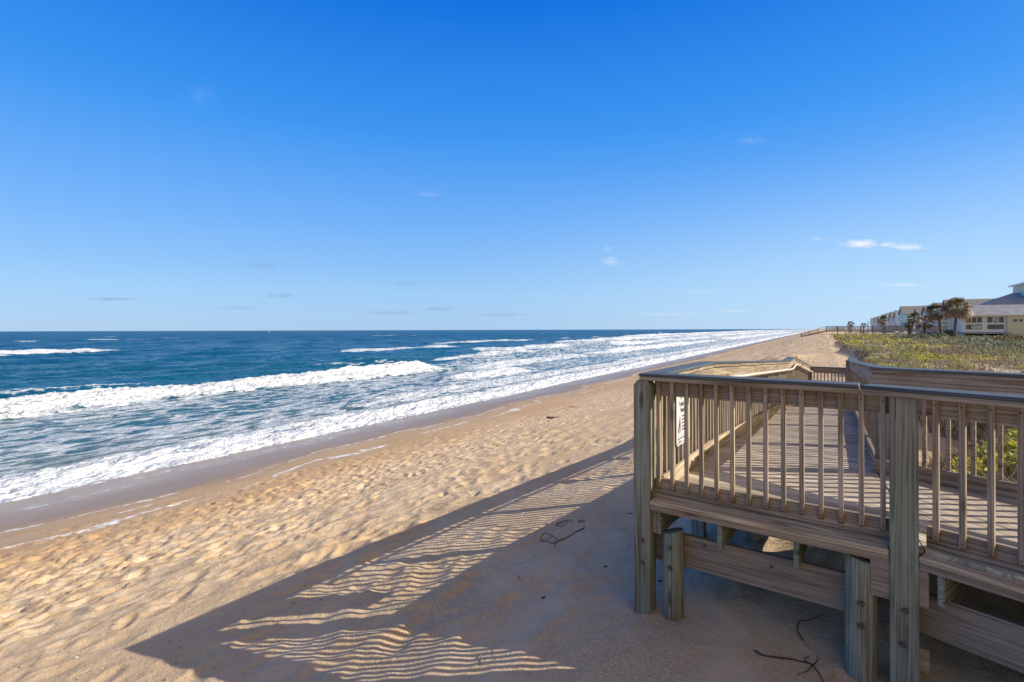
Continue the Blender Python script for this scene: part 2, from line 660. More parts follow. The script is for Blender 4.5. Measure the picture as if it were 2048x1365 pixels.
def debris():
    n = 5200
    q_ = 1.2 + 30 * rng.random(n) ** 1.7
    p_ = np.where(rng.random(n) < .6, rng.normal(-9.6, 1.5, n), rng.uniform(-12.5, -4.5, n))
    X_, Y_ = to_xy(p_, q_)
    zz = np.array([sand_z(a, b) for a, b in zip(X_, Y_)])
    sz = rng.uniform(.002, .008, n) * (1 + q_ * .04)
    a = rng.uniform(0, 6.28, n)
    c = np.stack([X_, Y_, zz + sz * .5], -1)
    d1 = np.stack([np.cos(a), np.sin(a), rng.normal(0, .3, n)], -1) * (sz * rng.uniform(1, 2.2, n))[:, None]
    d2 = np.stack([-np.sin(a), np.cos(a), rng.normal(0, .4, n)], -1) * sz[:, None]
    up = np.array([0, 0, 1.0])[None] * sz[:, None] * .6
    f1 = np.stack([c - d1, c - d2, c + up, c + d2 - d1 * .3], 1)
    f2 = np.stack([c + d1, c + d2, c + up, c - d2 + d1 * .3], 1)
    tn = np.clip(rng.normal(.35, .3, n), 0, 1)
    return np.concatenate([f1, f2]), np.concatenate([tn, tn])


t = NT('beach_sand')
co = t.coord()
s = t.sep(co)
lw = t.math('SUBTRACT', t.noise(t.comb(0.0, t.math('MULTIPLY', s[1], 0.085), 2.0), 1.0, 1), 0.5)
lw2 = t.math('SUBTRACT', t.noise(t.comb(t.math('MULTIPLY', s[0], 0.5), t.math('MULTIPLY', s[1], 0.42), 7.0), 1.0, 3), 0.5)
pw = t.math('ADD', s[0], t.math('ADD', t.math('MULTIPLY', lw, 5.0), t.math('MULTIPLY', lw2, 2.6)))
dry_n = t.noise(t.mapping(co, (0.7, 0.45, 1)), 1.0, 5, 0.6)
col = t.ramp(dry_n, [(0.30, (.47, .320, .182)), (0.52, (.58, .418, .252)), (0.72, (.67, .515, .345))])
# the trodden, crusted band: pale dry crumbs over darker, damper sand
crust_n = t.noise(t.mapping(co, (7.0, 4.5, 1)), 1.0, 6, 0.75)
band = t.math('MULTIPLY', t.remap(pw, -12.2, -10.4), t.remap(pw, -5.5, -8.4))
crust = t.ramp(crust_n, [(0.40, (.42, .29, .175)), (0.50, (.56, .425, .285)), (0.62, (.72, .61, .48))])
col = t.mix(t.math('MULTIPLY', band, 0.65), col, crust)
smooth_band = t.math('MULTIPLY', t.remap(pw, -14.5, -13.0), t.remap(pw, -10.2, -11.8))
col = t.mix(t.math('MULTIPLY', smooth_band, 0.6), col, (.52, .335, .185))
# coarse orange shell grit in patches
grit_zone = t.remap(t.noise(t.mapping(co, (1.1, 0.8, 1), (5, 3, 0)), 1.0, 4, 0.62), 0.42, 0.60)
gcell = t.voronoi(co, 170, out='Color')
gval = t.sep(gcell)[0]
gcol = t.ramp(gval, [(0.0, (.20, .12, .065)), (0.35, (.42, .28, .155)), (0.75, (.60, .43, .24)), (1.0, (.90, .80, .62))])
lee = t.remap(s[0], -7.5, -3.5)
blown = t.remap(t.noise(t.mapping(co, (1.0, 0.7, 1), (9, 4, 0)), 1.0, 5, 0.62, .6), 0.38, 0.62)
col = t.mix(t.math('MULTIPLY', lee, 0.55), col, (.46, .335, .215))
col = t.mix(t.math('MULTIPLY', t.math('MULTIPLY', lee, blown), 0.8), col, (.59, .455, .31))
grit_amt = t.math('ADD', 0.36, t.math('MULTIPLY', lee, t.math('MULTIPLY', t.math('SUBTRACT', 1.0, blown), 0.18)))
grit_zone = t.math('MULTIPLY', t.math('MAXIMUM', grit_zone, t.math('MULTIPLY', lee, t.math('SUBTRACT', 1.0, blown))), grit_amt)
col = t.mix(grit_zone, col, gcol)
fine = t.noise(co, 230, 2, 0.6)
ff = t.remap(fine, 0.3, 0.7, 0.80, 1.2, 'LINEAR')
col = t.mix(1.0, col, t.comb(ff, ff, ff), 'MULTIPLY')
# damp, darker band and the shining wet strip by the water
damp = t.remap(pw, -10.2, -15.2, 0.0, 1.0)
col = t.mix(t.math('MULTIPLY', damp, 0.62), col, (.42, .285, .175))
streak = t.remap(t.noise(t.mapping(co, (2.2, 0.25, 1)), 1.0, 4, 0.6), 0.48, 0.66)
col = t.mix(t.math('MULTIPLY', t.math('MULTIPLY', streak, damp), 0.45), col, (.42, .37, .32))
wet = t.remap(pw, -14.4, -16.4, 0.0, 1.0)
wcol = t.mix(t.noise(t.mapping(co, (2, 0.35, 1)), 1.0, 5, .65), (.22, .145, .088), (.40, .275, .17))
col = t.mix(wet, col, wcol)
# stranded foam: broken lines left by earlier waves
fn = t.math('MULTIPLY', t.math('ADD', t.noise(co, 3.0, 6, 0.75), t.noise(t.mapping(co, (14, 5, 1)), 1.0, 4, 0.7)), 0.5)
fb = t.noise(t.mapping(co, (0.5, 0.16, 1), (1, 7, 0)), 1.0, 3, 0.6)


def fline(center, width, amt, cut):
    d = t.math('ABSOLUTE', t.math('SUBTRACT', pw, center))
    m = t.remap(d, width, 0.0, 0.0, 1.0)
    m = t.math('MULTIPLY', m, t.remap(fb, cut, cut + .10))
    return t.remap(t.math('ADD', m, t.math('MULTIPLY', t.math('SUBTRACT', fn, 0.5), 4.2)), 0.70, 1.15, 0.0, amt)


fo = t.math('MAXIMUM', fline(-15.3, 0.30, .8, .36), fline(-13.6, 0.40, .9, .40))
fo = t.math('MAXIMUM', fo, fline(-14.5, 0.30, .6, .52))
fo = t.math('MAXIMUM', fo, fline(-12.5, 0.30, .4, .56))
lace = t.remap(t.voronoi(t.mapping(co, (2.2, 1.1, 1)), 1.0, 'DISTANCE_TO_EDGE'), 0.06, 0.0)
lace = t.math('MULTIPLY', lace, t.remap(t.noise(t.mapping(co, (.6, .35, 1), (3, 1, 0)), 1.0, 3), 0.50, 0.62))
lace = t.math('MULTIPLY', lace, t.math('MULTIPLY', t.remap(pw, -17.0, -18.5), 0.7))
fo = t.math('MAXIMUM', fo, lace)
col = t.mix(fo, col, (.88, .88, .88))
rough = t.remap(wet, 0, 1, 0.95, t.remap(pw, -15.5, -20.0, 0.45, 0.30), 'LINEAR')
rough = t.math('MAXIMUM', rough, t.math('MULTIPLY', fo, 0.7))
# dune litter tint
dn = t.attr('dune')
duneco = t.mix(t.noise(co, 6, 5, 0.7), (.30, .22, .16), (.62, .52, .43))
col = t.mix(t.math('MULTIPLY', dn, 0.65), col, duneco)
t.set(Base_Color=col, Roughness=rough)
t.put(t.b.inputs['Specular IOR Level'], t.remap(wet, 0, 1, 0.12, 0.34, 'LINEAR'))
ripples = t.noise(t.mapping(co, (1.2, 4, 1)), 4.0, 3, 0.5)
bh = t.math('ADD', t.math('MULTIPLY', fine, 0.35), t.math('MULTIPLY', t.noise(co, 60, 3, 0.6), 0.6))
bh = t.math('ADD', bh, t.math('MULTIPLY', t.noise(co, 14, 4, 0.6), 2.2))
bh = t.mix(wet, bh, t.math('MULTIPLY', ripples, 0.5))
t.bump(bh, 0.75, 0.012)
M_SAND = t.m

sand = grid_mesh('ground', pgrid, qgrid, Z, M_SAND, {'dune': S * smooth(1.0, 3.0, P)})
tag(sand, kind='structure')

# ------------------------------------------------------------------ the sea
sp = list(-np.array(spaced(18.5, 60, 0.085, 1.0022)))
sp2 = list(-np.array(spaced(60, 30000, 0.25, 1.017)))
spg = np.array((sp[:-1] + sp2))[::-1]
sqg = np.array([-400, -250, -150, -90, -55, -32, -20, -12, -7, -4] + list(np.arange(-2, 24, 0.12)) + spaced(24, 30000, 0.13, 1.0085))
SP, SQ = np.meshgrid(spg, sqg, indexing='ij')
dist = np.hypot(SP, SQ)
A = -SP                                            # metres out from the camera line
Zs = np.zeros_like(SP)
foam = np.zeros_like(SP)
warp1 = 6 * pnoise(SP * 0.012, SQ * 0.012, 61) + 2.0 * pnoise(SP * 0.05, SQ * 0.04, 62)
deep = smooth(24, 60, A)
fade = 1 - smooth(900, 3500, dist)
# swell running in parallel to the beach
for (wl_, am, sk, sd_) in ((17.0, .34, 0.10, 71), (10.5, .22, -0.22, 72), (6.3, .13, 0.35, 73), (3.9, .07, -0.5, 74)):
    ph = (SP + warp1 + SQ * sk) * (2 * math.pi / wl_)
    am_ = am * (0.8 + 0.9 * pnoise(SP * 0.02, SQ * 0.025 + sd_, sd_))
    Zs += am_ * (1.6 * ((np.sin(ph) + 1) / 2) ** 1.8 - 0.7) * (0.15 + 0.85 * deep) * fade
chopf = 1 - smooth(120, 400, dist)
Zs += (0.075 * fbm(SP * 0.9, SQ * 0.5, 81, 3) + 0.035 * fbm(SP * 2.6, SQ * 1.7, 83, 2)) * chopf * (0.45 + 0.55 * deep)


def wave(pc, q0, q1, amp, back, frontw, foam_amt, taper=6.0, wobs=1.0, seed=0, foamback=0.7, foamfront=1.0, rough=0.16):
    i0, i1 = np.searchsorted(spg, (pc - back * 2.6 - 4, pc + frontw * 2 + 6))
    j0, j1 = np.searchsorted(sqg, (q0 - taper * 1.5, q1 + taper * 1.5))
    if i1 - i0 < 2 or j1 - j0 < 2:
        return
    sl = (slice(i0, i1), slice(j0, j1))
    p_, q_ = SP[sl], SQ[sl]
    qr = q_[:1]
    c = pc + wobs * (1.3 * pnoise(qr * 0.05, 0 * qr + seed, seed) + 0.45 * pnoise(qr * 0.23, 0 * qr + seed, seed + 1))
    sgn = p_ - c
    en = smooth(q0 - taper, q0 + taper * .3, qr) * (1 - smooth(q1 - taper * .3, q1 + taper, qr))
    hgt = amp * (0.82 + 0.35 * pnoise(qr * 0.11, 0 * qr, seed + 2))
    prof = np.where(sgn < 0, np.exp(-(sgn / back) ** 2), np.clip(1 - sgn / frontw, 0, 1) ** 0.85)
    Zs[sl] += en * hgt * prof
    edge = 0.9 * pnoise(p_ * 0.7, q_ * 0.7, seed + 3) + 0.5 * pnoise(p_ * 1.9, q_ * 1.9, seed + 4)
    fm = smooth(-foamback - .5, -foamback + .5, sgn + edge * .7) * (1 - smooth(frontw * 1.15 * foamfront, frontw * 1.6 * foamfront, sgn + edge))
    fm = fm * en * foam_amt
    foam[sl] = np.maximum(foam[sl], fm)
    Zs[sl] += fm * np.clip(chopf[sl] * 1.5, 0, 1) * rough * (0.25 + .45 * fbm(p_ * .8, q_ * .55, seed + 5, 2) + .42 * fbm(p_ * 3.4, q_ * 2.6, seed + 6, 2))


# the main breaker, its weaker continuations, and the odd ones further out
wave(-45.2, -200, 50, 0.78, 3.4, 2.9, 1.12, 5, 1.0, 101, 0.7, .72, .30)
wave(-57.5, -20, 22, 0.45, 3.2, 3.0, 0.50, 7, 1.0, 111, .2, .35)
wave(-62.0, 46, 62, 0.45, 3.2, 3.0, 0.45, 7, 1.0, 115, .2, .3)
wave(-157, 26, 53, 1.15, 5, 4.5, 1.25, 7, .5, 121, 1.5, 1.0)
wave(-149, 14, 32, .6, 5, 4, .9, 7, .5, 125, 1.0, .8)
wave(-41.5, 57, 90, 0.42, 3, 2.6, .85, 9, 1.2, 131)
wave(-42.5, 100, 240, 0.55, 3.4, 3.0, 1.1, 9, 1.3, 141)
wave(-33.0, 42, 54, 0.40, 2.4, 2.2, 1.1, 5, .8, 151)
wave(-60, 70, 100, 0.55, 3.4, 3.2, 0.74, 12, 1.3, 161)
wave(-72, 108, 150, 0.75, 4, 3.8, 0.8, 12, 1.3, 171)
wave(-98, 82, 118, 0.75, 4, 4.2, 0.72, 14, 1.3, 181)
wave(-62, 170, 330, 0.6, 4, 4, 1.0, 12, 1.5, 191)
wave(-92, 190, 460, 0.8, 5, 5, 1.0, 20, 2.0, 201)
wave(-125, 150, 210, 00.9, 5, 5, .72, 20, 2.0, 211)
wave(-45, 280, 900, 0.7, 5, 6, 1.1, 20, 2.0, 221)
wave(-80, 420, 1500, 0.8, 7, 8, 1.1, 20, 3.0, 231)
wave(-130, 380, 1500, 0.9, 7, 8, 1.0, 20, 3.0, 241)
wave(-27.5, 26, 600, 0.20, 2, 1.8, 0.75, 14, 1.2, 251)
for k in range(46):                                 # scattered whitecaps
    pc, qc = -rng.uniform(70, 620), rng.uniform(5, 900)
    if pc > -160 and qc < 60:
        continue
    wave(pc, qc - 3, qc + 3 + rng.uniform(0, 8), .35, 2.5, 2.0 + abs(pc) * .004, rng.uniform(.55, .95), 4, .2, 300 + k * 7)
# white-water zone: wide and lacy, dense near the beach
wob2 = 2.0 * pnoise(SQ * 0.06, 0 * SQ, 91)
outer = np.interp(SQ, [0, 45, 60, 90, 150, 300, 700, 3000], [44, 45, 50, 58, 80, 120, 160, 300])
zone = (1 - smooth(outer - 2, outer + 4, A + wob2))
patch = 0.5 + 0.5 * pnoise(SP * 0.13, SQ * 0.07, 93)
dens = np.interp(SQ, [0, 40, 70, 150, 400], [0.49, 0.48, 0.47, 0.50, 0.60])
foam = np.maximum(foam, zone * (dens + 0.16 * (patch - .5)))
outz = (1 - smooth(outer + 4, outer * 1.9 + 20, A)) * smooth(40, 90, SQ)
foam = np.maximum(foam, outz * (0.31 + .1 * (patch - .5)))
# shore break and the thin edge that runs up the sand
sw = wob(SQ) + 0.22 * pnoise(SQ * 0.9, 0 * SQ, 95) + .10 * pnoise(SQ * 2.6, 0 * SQ, 96)
sb = SP + 22.9 + sw
Zs += 0.24 * np.where(sb < 0, np.exp(-(sb / 1.6) ** 2), np.exp(-(sb / 1.15) ** 2))
shore = smooth(-1.9, 0.2, sb + 0.7 * pnoise(SP * 1.1, SQ * .8, 97))
foam = np.maximum(foam, shore * 1.08)
Zs += shore * np.clip(chopf * 1.5, 0, 1) * 0.09 * (0.3 + fbm(SP * 2.2, SQ * 1.8, 98, 3))
Zs += 0.10 * smooth(-30, -22, SP)
Zs -= 0.6 * smooth(-21.2, -18.8, SP + sw)

t = NT('sea_water')
co = t.coord()
s = t.sep(co)
fa = t.attr('foam')
dfc = t.math('SQRT', t.math('ADD', t.math('MULTIPLY', s[0], s[0]), t.math('MULTIPLY', s[1], s[1])))
n1 = t.noise(t.mapping(co, (1.3, 0.55, 1)), 1.0, 6, 0.66, 0.4)
n2 = t.noise(t.mapping(co, (5.5, 2.6, 1)), 1.0, 4, 0.6, 0.3)
nz = t.math('ADD', t.math('MULTIPLY', n1, 0.66), t.math('MULTIPLY', n2, 0.34))
# a web of foam round dark openings
wv = t.n.new('ShaderNodeTexNoise')
t.put(wv.inputs['Vector'], t.mapping(co, (.9, .5, 1)))
wv.inputs['Scale'].default_value = 1.0
wv.inputs['Detail'].default_value = 4
vm = t.n.new('ShaderNodeVectorMath')
vm.operation = 'MULTIPLY_ADD'
t.put(vm.inputs[0], wv.outputs['Color'])
vm.inputs[1].default_value = (1.1, 1.5, 0)
t.put(vm.inputs[2], co)
web1 = t.voronoi(t.mapping(vm.outputs[0], (.80, .36, 1)), 1.0, 'DISTANCE_TO_EDGE')
web2 = t.voronoi(t.mapping(vm.outputs[0], (2.6, 1.3, 1)), 1.0, 'DISTANCE_TO_EDGE')
zc = t.math('SUBTRACT', fa, 0.50)
k1 = t.math('ADD', t.math('ADD', 0.20, t.math('MULTIPLY', zc, 1.4)), t.math('MULTIPLY', t.math('SUBTRACT', n1, 0.5), 1.5))
lace1 = t.remap(t.math('SUBTRACT', k1, web1), -0.05, 0.10)
k2 = t.math('ADD', t.math('ADD', 0.09, t.math('MULTIPLY', zc, 0.8)), t.math('MULTIPLY', t.math('SUBTRACT', n2, 0.5), 0.6))
lace2 = t.remap(t.math('SUBTRACT', k2, web2), -0.05, 0.08)
zonef = t.remap(fa, 0.22, 0.46)
thr = t.math('SUBTRACT', 1.02, fa)
fm = t.remap(t.math('SUBTRACT', nz, thr), -0.035, 0.075)
dense = t.remap(fa, 0.65, 1.0, 0.50, 1.0)
veil = t.math('MULTIPLY', t.math('ADD', t.math('MULTIPLY', lace1, 0.62), t.math('MULTIPLY', t.math('MULTIPLY', lace2, lace1), 0.24)), zonef)
ff = t.math('MAXIMUM', t.math('MULTIPLY', fm, dense), veil)
deepc = t.remap(s[0], -130.0, -30.0)
wc = t.mix(deepc, (.0, .066, .150), (.002, .098, .180))
wc = t.mix(t.remap(s[0], -52.0, -40.0, 0, .8), wc, (.03, .125, .165))
shal = t.remap(s[0], -33.0, -23.0)
wc = t.mix(shal, wc, (.11, .15, .135))
pn = t.remap(t.noise(t.mapping(co, (0.028, 0.010, 1)), 1.0, 4, 0.6), 0.38, 0.62)
wc = t.mix(t.math('MULTIPLY', pn, 0.5), wc, (.004, .060, .10))
farm = t.remap(dfc, 250.0, 1500.0)
wc = t.mix(t.math('MULTIPLY', farm, 0.7), wc, (.003, .055, .10))
fcn = t.noise(t.mapping(co, (4, 3, 2)), 1.0, 6, .7)
fcol = t.mix(t.math('MULTIPLY', t.remap(fcn, .30, .62), t.remap(ff, .5, 1.0, .45, .92)), (.50, .58, .70), (.84, .86, .87))  # lavender of thin foam: reflected sky put into its colour
t.set(Base_Color=t.mix(ff, wc, fcol), Roughness=t.remap(ff, 0, 1, t.remap(dfc, 40, 400, .12, .30), 0.75, 'LINEAR'), IOR=1.33)
t.put(t.b.inputs['Specular IOR Level'], t.remap(ff, 0, 1, t.remap(dfc, 40, 600, .60, .32), 0.1, 'LINEAR'))
b1 = t.noise(t.mapping(co, (3.2, 1.5, 1)), 1.0, 5, 0.6)
b2 = t.noise(t.mapping(co, (0.75, 0.30, 1)), 1.0, 5, 0.62)
b3 = t.noise(t.mapping(co, (0.12, 0.05, 1)), 1.0, 5, 0.65)
nearw = t.remap(dfc, 60.0, 260.0, 1.0, 0.0)
bh = t.math('ADD', t.math('MULTIPLY', b1, t.math('MULTIPLY', nearw, 0.28)), t.math('MULTIPLY', b2, 2.0))
bh = t.math('ADD', bh, t.math('MULTIPLY', b3, t.math('MULTIPLY', t.math('SUBTRACT', 1.0, nearw), 4.5)))
bh = t.math('ADD', bh, t.math('MULTIPLY', t.math('MULTIPLY', ff, fcn), 0.30))
t.bump(bh, 0.85, 0.75)
M_SEA = t.m
sea = grid_mesh('sea', spg, sqg, Zs, M_SEA, {'foam': foam})
tag(sea, kind='structure')
sea.name = 'water'

# ------------------------------------------------------------------ boxes, boards, tubes
def box_bm(bm, x0, x1, y0, y1, z0, z1):
    vs = [bm.verts.new(v) for v in ((x0, y0, z0), (x1, y0, z0), (x1, y1, z0), (x0, y1, z0),
                                    (x0, y0, z1), (x1, y0, z1), (x1, y1, z1), (x0, y1, z1))]
    for f in ((0, 3, 2, 1), (4, 5, 6, 7), (0, 1, 5, 4), (1, 2, 6, 5), (2, 3, 7, 6), (3, 0, 4, 7)):
        bm.faces.new([vs[i] for i in f])
    return vs


def frame_from(a, b, side):
    """matrix at a: X towards b, Y as near `side` as can be"""
    a, b, side = Vector(a), Vector(b), Vector(side)
    x = (b - a).normalized()
    z = x.cross(side).normalized()
    y = z.cross(x)
    return Matrix.Translation(a) @ Matrix((x, y, z)).transposed().to_4x4()


def board(name, a, b, side, w, t_, mat, parent, chamfer=0.004, warp=0.0):
    """timber from a to b; w across (towards side), t_ thick; a, b on the centre line"""
    M = frame_from(a, b, side)
    L = (Vector(b) - Vector(a)).length
    bm = bmesh.new()
    box_bm(bm, 0, L, -w / 2, w / 2, -t_ / 2, t_ / 2)
    if chamfer:
        bmesh.ops.bevel(bm, geom=list(bm.edges), offset=chamfer, segments=1, affect='EDGES')
    return bm_obj(name, bm, mat, parent, M)


def tube(name, pts, r, mat, parent=None, M=None, seg=10, r_end=None):
    pts = [Vector(p) for p in pts]
    vs, fs = [], []
    n = len(pts)
    for i, p in enumerate(pts):
        d = (pts[min(i + 1, n - 1)] - pts[max(i - 1, 0)]).normalized()
        up = Vector((0, 0, 1)) if abs(d.z) < 0.9 else Vector((1, 0, 0))
        a = d.cross(up).normalized()
        b = a.cross(d)
        rr = r if r_end is None else r + (r_end - r) * i / (n - 1)
        for k in range(seg):
            th = 2 * math.pi * k / seg
            vs.append(p + (a * math.cos(th) + b * math.sin(th)) * rr)
    for i in range(n - 1):
        for k in range(seg):
            k2 = (k + 1) % seg
            fs.append((i * seg + k, i * seg + k2, (i + 1) * seg + k2, (i + 1) * seg + k))
    fs.append(tuple(range(seg))[::-1])
    fs.append(tuple(range((n - 1) * seg, n * seg)))
    return mesh_obj(name, vs, fs, mat, parent, M, smooth_=True)


def v3(p, z):
    return Vector((p[0], p[1], z))


# ------------------------------------------------------------------ the boardwalk
bw = empty('boardwalk', (2.6, 4.6, 2.7))
tag(bw, 'weathered wooden boardwalk with slatted railings and green posts, nearest and largest on the sand', 'boardwalk')
DZ = 3.70
F2, N2 = Vector((0.8, -0.6, 0)), Vector((0.6, 0.8, 0))
A2, NA = Vector((0.571, -0.821, 0)).normalized(), Vector((0.821, 0.571, 0)).normalized()
L2d, NL = Vector((0.576, 0.817, 0)).normalized(), Vector((0.817, -0.576, 0)).normalized()
V0 = Vector((1.151, 4.55, 0))
V1 = V0 + F2 * 1.98
VJ = V0 + F2 * 1.652

bal_left = [100]
loose = []                                 # boxes of the balusters beyond the first hundred
bal_mesh = None


def baluster(P, n, z0, z1):
    """P plan point on the outer plane, n inward"""
    global bal_mesh
    x = Vector((0, 0, -1))
    y = -n
    z = x.cross(y)
    M = Matrix.Translation(Vector((P.x, P.y, z1))) @ Matrix((x, y, z)).transposed().to_4x4()
    L = z1 - z0
    if bal_left[0] > 0:
        bal_left[0] -= 1
        if bal_mesh is None:
            bm = bmesh.new()
            vs = box_bm(bm, 0, 1.0, -0.0165, 0.0165, -0.0165, 0.0165)
            for v in vs:                     # the foot is cut at a slant on its outer side
                if v.co.x > .5 and v.co.y > 0:
                    v.co.x -= 0.028
            bmesh.ops.bevel(bm, geom=list(bm.edges), offset=0.0025, segments=1, affect='EDGES')
            bmesh.ops.recalc_face_normals(bm, faces=bm.faces)
            bal_mesh = bpy.data.meshes.new('baluster')
            bm.to_mesh(bal_mesh)
            bm.free()
            bal_mesh.materials.append(M_BAL)
        jit = Matrix.Rotation(random.uniform(-.004, .004), 4, 'Z') @ Matrix.Rotation(random.uniform(-.03, .03), 4, 'X')
        o = bpy.data.objects.new('baluster', bal_mesh)
        link(o, bw, M @ jit @ Matrix.Diagonal((L, 1, 1, 1)))
    else:
        loose.append((M, L))


def railing(a, b, n, za, zb, spacing=0.127, first=None, count=True, ext=(0, 0), cap_ext=(0, 0), bals=True, cap=True):
    """a, b plan points on the outer line; n inward; za, zb deck heights"""
    a, b = Vector(a), Vector(b)
    d = (b - a).normalized()
    L = (b - a).length
    g = (zb - za) / L

    def at(s, off, dz):
        p = a + d * s + n * off
        return Vector((p.x, p.y, za + g * s + dz))
    c0, c1 = -cap_ext[0], L + cap_ext[1]
    if cap:
        board('cap_rail', at(c0, .10, 1.0875), at(c1, .10, 1.0875), n, 0.205, 0.025, M_CAP, bw, .006)
        board('cap_support', at(c0 + .01, .10, 1.0555), at(c1 - .01, .10, 1.0555), n, 0.175, 0.038, M_RAIL, bw)
    s0, s1 = ext[0], L - ext[1]
    board('top_rail', at(s0, .149, 0.965), at(s1, .149, 0.965), n, 0.038, 0.14, M_RAIL, bw)
    board('bottom_rail', at(s0, .149, 0.0735), at(s1, .149, 0.0735), n, 0.038, 0.14, M_PALE if n == NL else M_RAIL, bw)
    if not bals:
        return
    s = first if first is not None else s0 + 0.05
    while s < s1 - 0.02:
        p = a + d * s + n * 0.1125
        baluster(p, n, za + g * s + 0.045 + random.uniform(-.006, .006), za + g * s + 1.03)
        s += spacing


# near railing, left of the front post, with the corner at its left end
railing(V0, V0 + F2 * 1.83, N2, DZ, DZ, .1262, .143, cap=False, ext=(.10, 0))
# the same railing past its bend, running out to the right
railing(V1, V1 + A2 * 1.15, NA, DZ, DZ, .137, .06, cap=False)
for (a, b, n) in ((V0, VJ, N2), (VJ, VJ + A2 * 6.3, NA)):
    if n == N2:
        bb = b
    q0, q1 = a + n * .10, b + n * .10
    if n == NA:
        q0 = q0 + A2 * 0.0
    else:
        q1 = q1 - F2 * .003
    board('cap_rail', v3(q0, DZ + 1.0875 - (.002 if n == NA else 0)), v3(q1, DZ + 1.0875 - (.002 if n == NA else 0)), n, .205, .025, M_CAP, bw, .006)
    board('cap_support', v3(q0, DZ + 1.0555 - (.002 if n == NA else 0)), v3(q1, DZ + 1.0555 - (.002 if n == NA else 0)), n, .175, .038, M_RAIL, bw)
# seaward railing of the ramp
PL = [V0, V0 + L2d * 2.02, V0 + L2d * 9.56]
L3 = PL[2] + Vector((.54, .842, 0)) * 1.9
L4 = Vector((10.14, 17.30, 0))
ZL = [DZ, DZ, DZ - .376, DZ - .376, DZ - .89]
railing(V0 + L2d * .20, PL[1], NL, DZ, DZ, .127, .06, cap_ext=(-.01, -.003))
railing(PL[1], PL[2], NL, ZL[1], ZL[2], .127, cap_ext=(-.003, -.004))


def perp(a, b):
    d = (b - a).normalized()
    return Vector((d.y, -d.x, 0))


# landward railings: right of the platform, and down the ramp
C = Vector((3.73, 5.20, 0))
FA = Vector((.599, -.801, 0)).normalized()
NFA = -Vector((.801, .599, 0)).normalized()            # inward
RA = C - NFA * .205
railing(RA + FA * 7.5, RA, NFA, DZ, DZ, .18, .06)
R2 = Vector((8.05, 11.95, 0))
RD = (R2 - C).normalized()
NR = -Vector((RD.y, -RD.x, 0))
R1o, R2o = C - NR * .205, R2 - NR * .205
keep = bal_left[0]
bal_left[0] = min(keep, 10)
bal_used = bal_left[0]
railing(R1o + RD * .12, R2o, NR, DZ, ZL[2], .127, cap_ext=(-.003, -.004))
bal_left[0] = keep - bal_used
# end of the lower ramp
R3 = R2 + Vector((.545, .838, 0)) * 1.8
R4 = Vector((11.25, 16.54, 0))
NE = Vector((-.54, -.84, 0)).normalized()
railing(L4 + Vector((.1, -.06, 0)), R4 + Vector((.1, .0, 0)), NE, ZL[4], ZL[4], .10)
bal_left[0] = 0
railing(V1 + A2 * 1.17, V1 + A2 * 6.0, NA, DZ, DZ, .137, .06, cap=False)
bal_left[0] = 0
for a, b, za, zb, sgn in ((PL[2], L3, ZL[2], ZL[3], 1), (L3, L4, ZL[3], ZL[4], 1),
                          (R2o, R3 - NR * .205, ZL[2], ZL[3], -1), (R3 - NR * .205, R4 - NR * .205, ZL[3], ZL[4], -1)):
    n = perp(a, b) * sgn
    railing(a, b, n, za, zb, .127, cap_ext=(-.003, -.004))
bmx = bmesh.new()
for M, L in loose:
    vs = box_bm(bmx, 0, L, -0.0165, 0.0165, -0.0165, 0.0165)
    for v in vs:
        v.co = M @ v.co
me = bpy.data.meshes.new('baluster')
bmesh.ops.recalc_face_normals(bmx, faces=bmx.faces)
bmx.transform(Matrix.Translation((-2.6, -4.6, -2.7)))
bmx.to_mesh(me)
bmx.free()
M_BALV = wood('baluster_wood_upright', (.125, .085, .060), (.31, .225, .155), (.47, .36, .26))
me.materials.append(M_BAL.copy())
me.materials[0].name = 'weathered_baluster_wood_far'
o = bpy.data.objects.new('baluster', me)
link(o, bw, Matrix.Translation((2.6, 4.6, 2.7)))
tag(o, kind='stuff')


# planks
def plank_mesh(name, quads, xdir, parent, thick=.038):
    """quads: list of convex 3-D polygons (top faces)"""
    org = quads[0][0]
    M = frame_from(org, Vector(org) + Vector(xdir), Vector((0, 0, 1)).cross(Vector(xdir)))
    Mi = M.inverted()
    vs, fs, tint = [], [], []
    for k, poly in enumerate(quads):
        b0 = len(vs)
        n = len(poly)
        tp = [Mi @ Vector(p) for p in poly]
        dzr = random.uniform(-.0015, .0015)
        vs += [p + Vector((0, 0, dzr)) for p in tp] + [p + Vector((0, 0, -thick)) for p in tp]
        r = random.random()
        fs.append(tuple(range(b0, b0 + n)))
        tint.append(r)
        fs.append(tuple(range(b0 + n, b0 + 2 * n))[::-1])
        tint.append(r)
        for i in range(n):
            j = (i + 1) % n
            fs.append((b0 + j, b0 + i, b0 + n + i, b0 + n + j))
            tint.append(r)
    o = mesh_obj(name, vs, fs, M_DECK, parent, M)
    a = o.data.attributes.new('tint', 'FLOAT', 'FACE')
    a.data.foreach_set('value', tint)
    return o


def clip(poly, n, c):
    """keep n.p >= c"""
    out = []
    for i in range(len(poly)):
        p, q = poly[i], poly[(i + 1) % len(poly)]
        dp, dq = p.dot(n) - c, q.dot(n) - c
        if dp >= 0:
            out.append(p)
        if dp * dq < 0:
            out.append(p + (q - p) * (dp / (dp - dq)))
    return out


def poly_deck(name, poly, d, z, parent, w=.138, gap=.007):
    d = Vector(d).normalized()
    n = Vector((-d.y, d.x, 0))
    cs = [p.dot(n) for p in poly]
    c = min(cs)
    quads = []
    while c < max(cs):
        pl = clip(clip(poly, n, c + gap / 2), -n, -(c + w))
        if len(pl) > 2:
            quads.append([v3(p, z) for p in pl])
        c += w + gap / 2
    return plank_mesh(name, quads, d, parent)


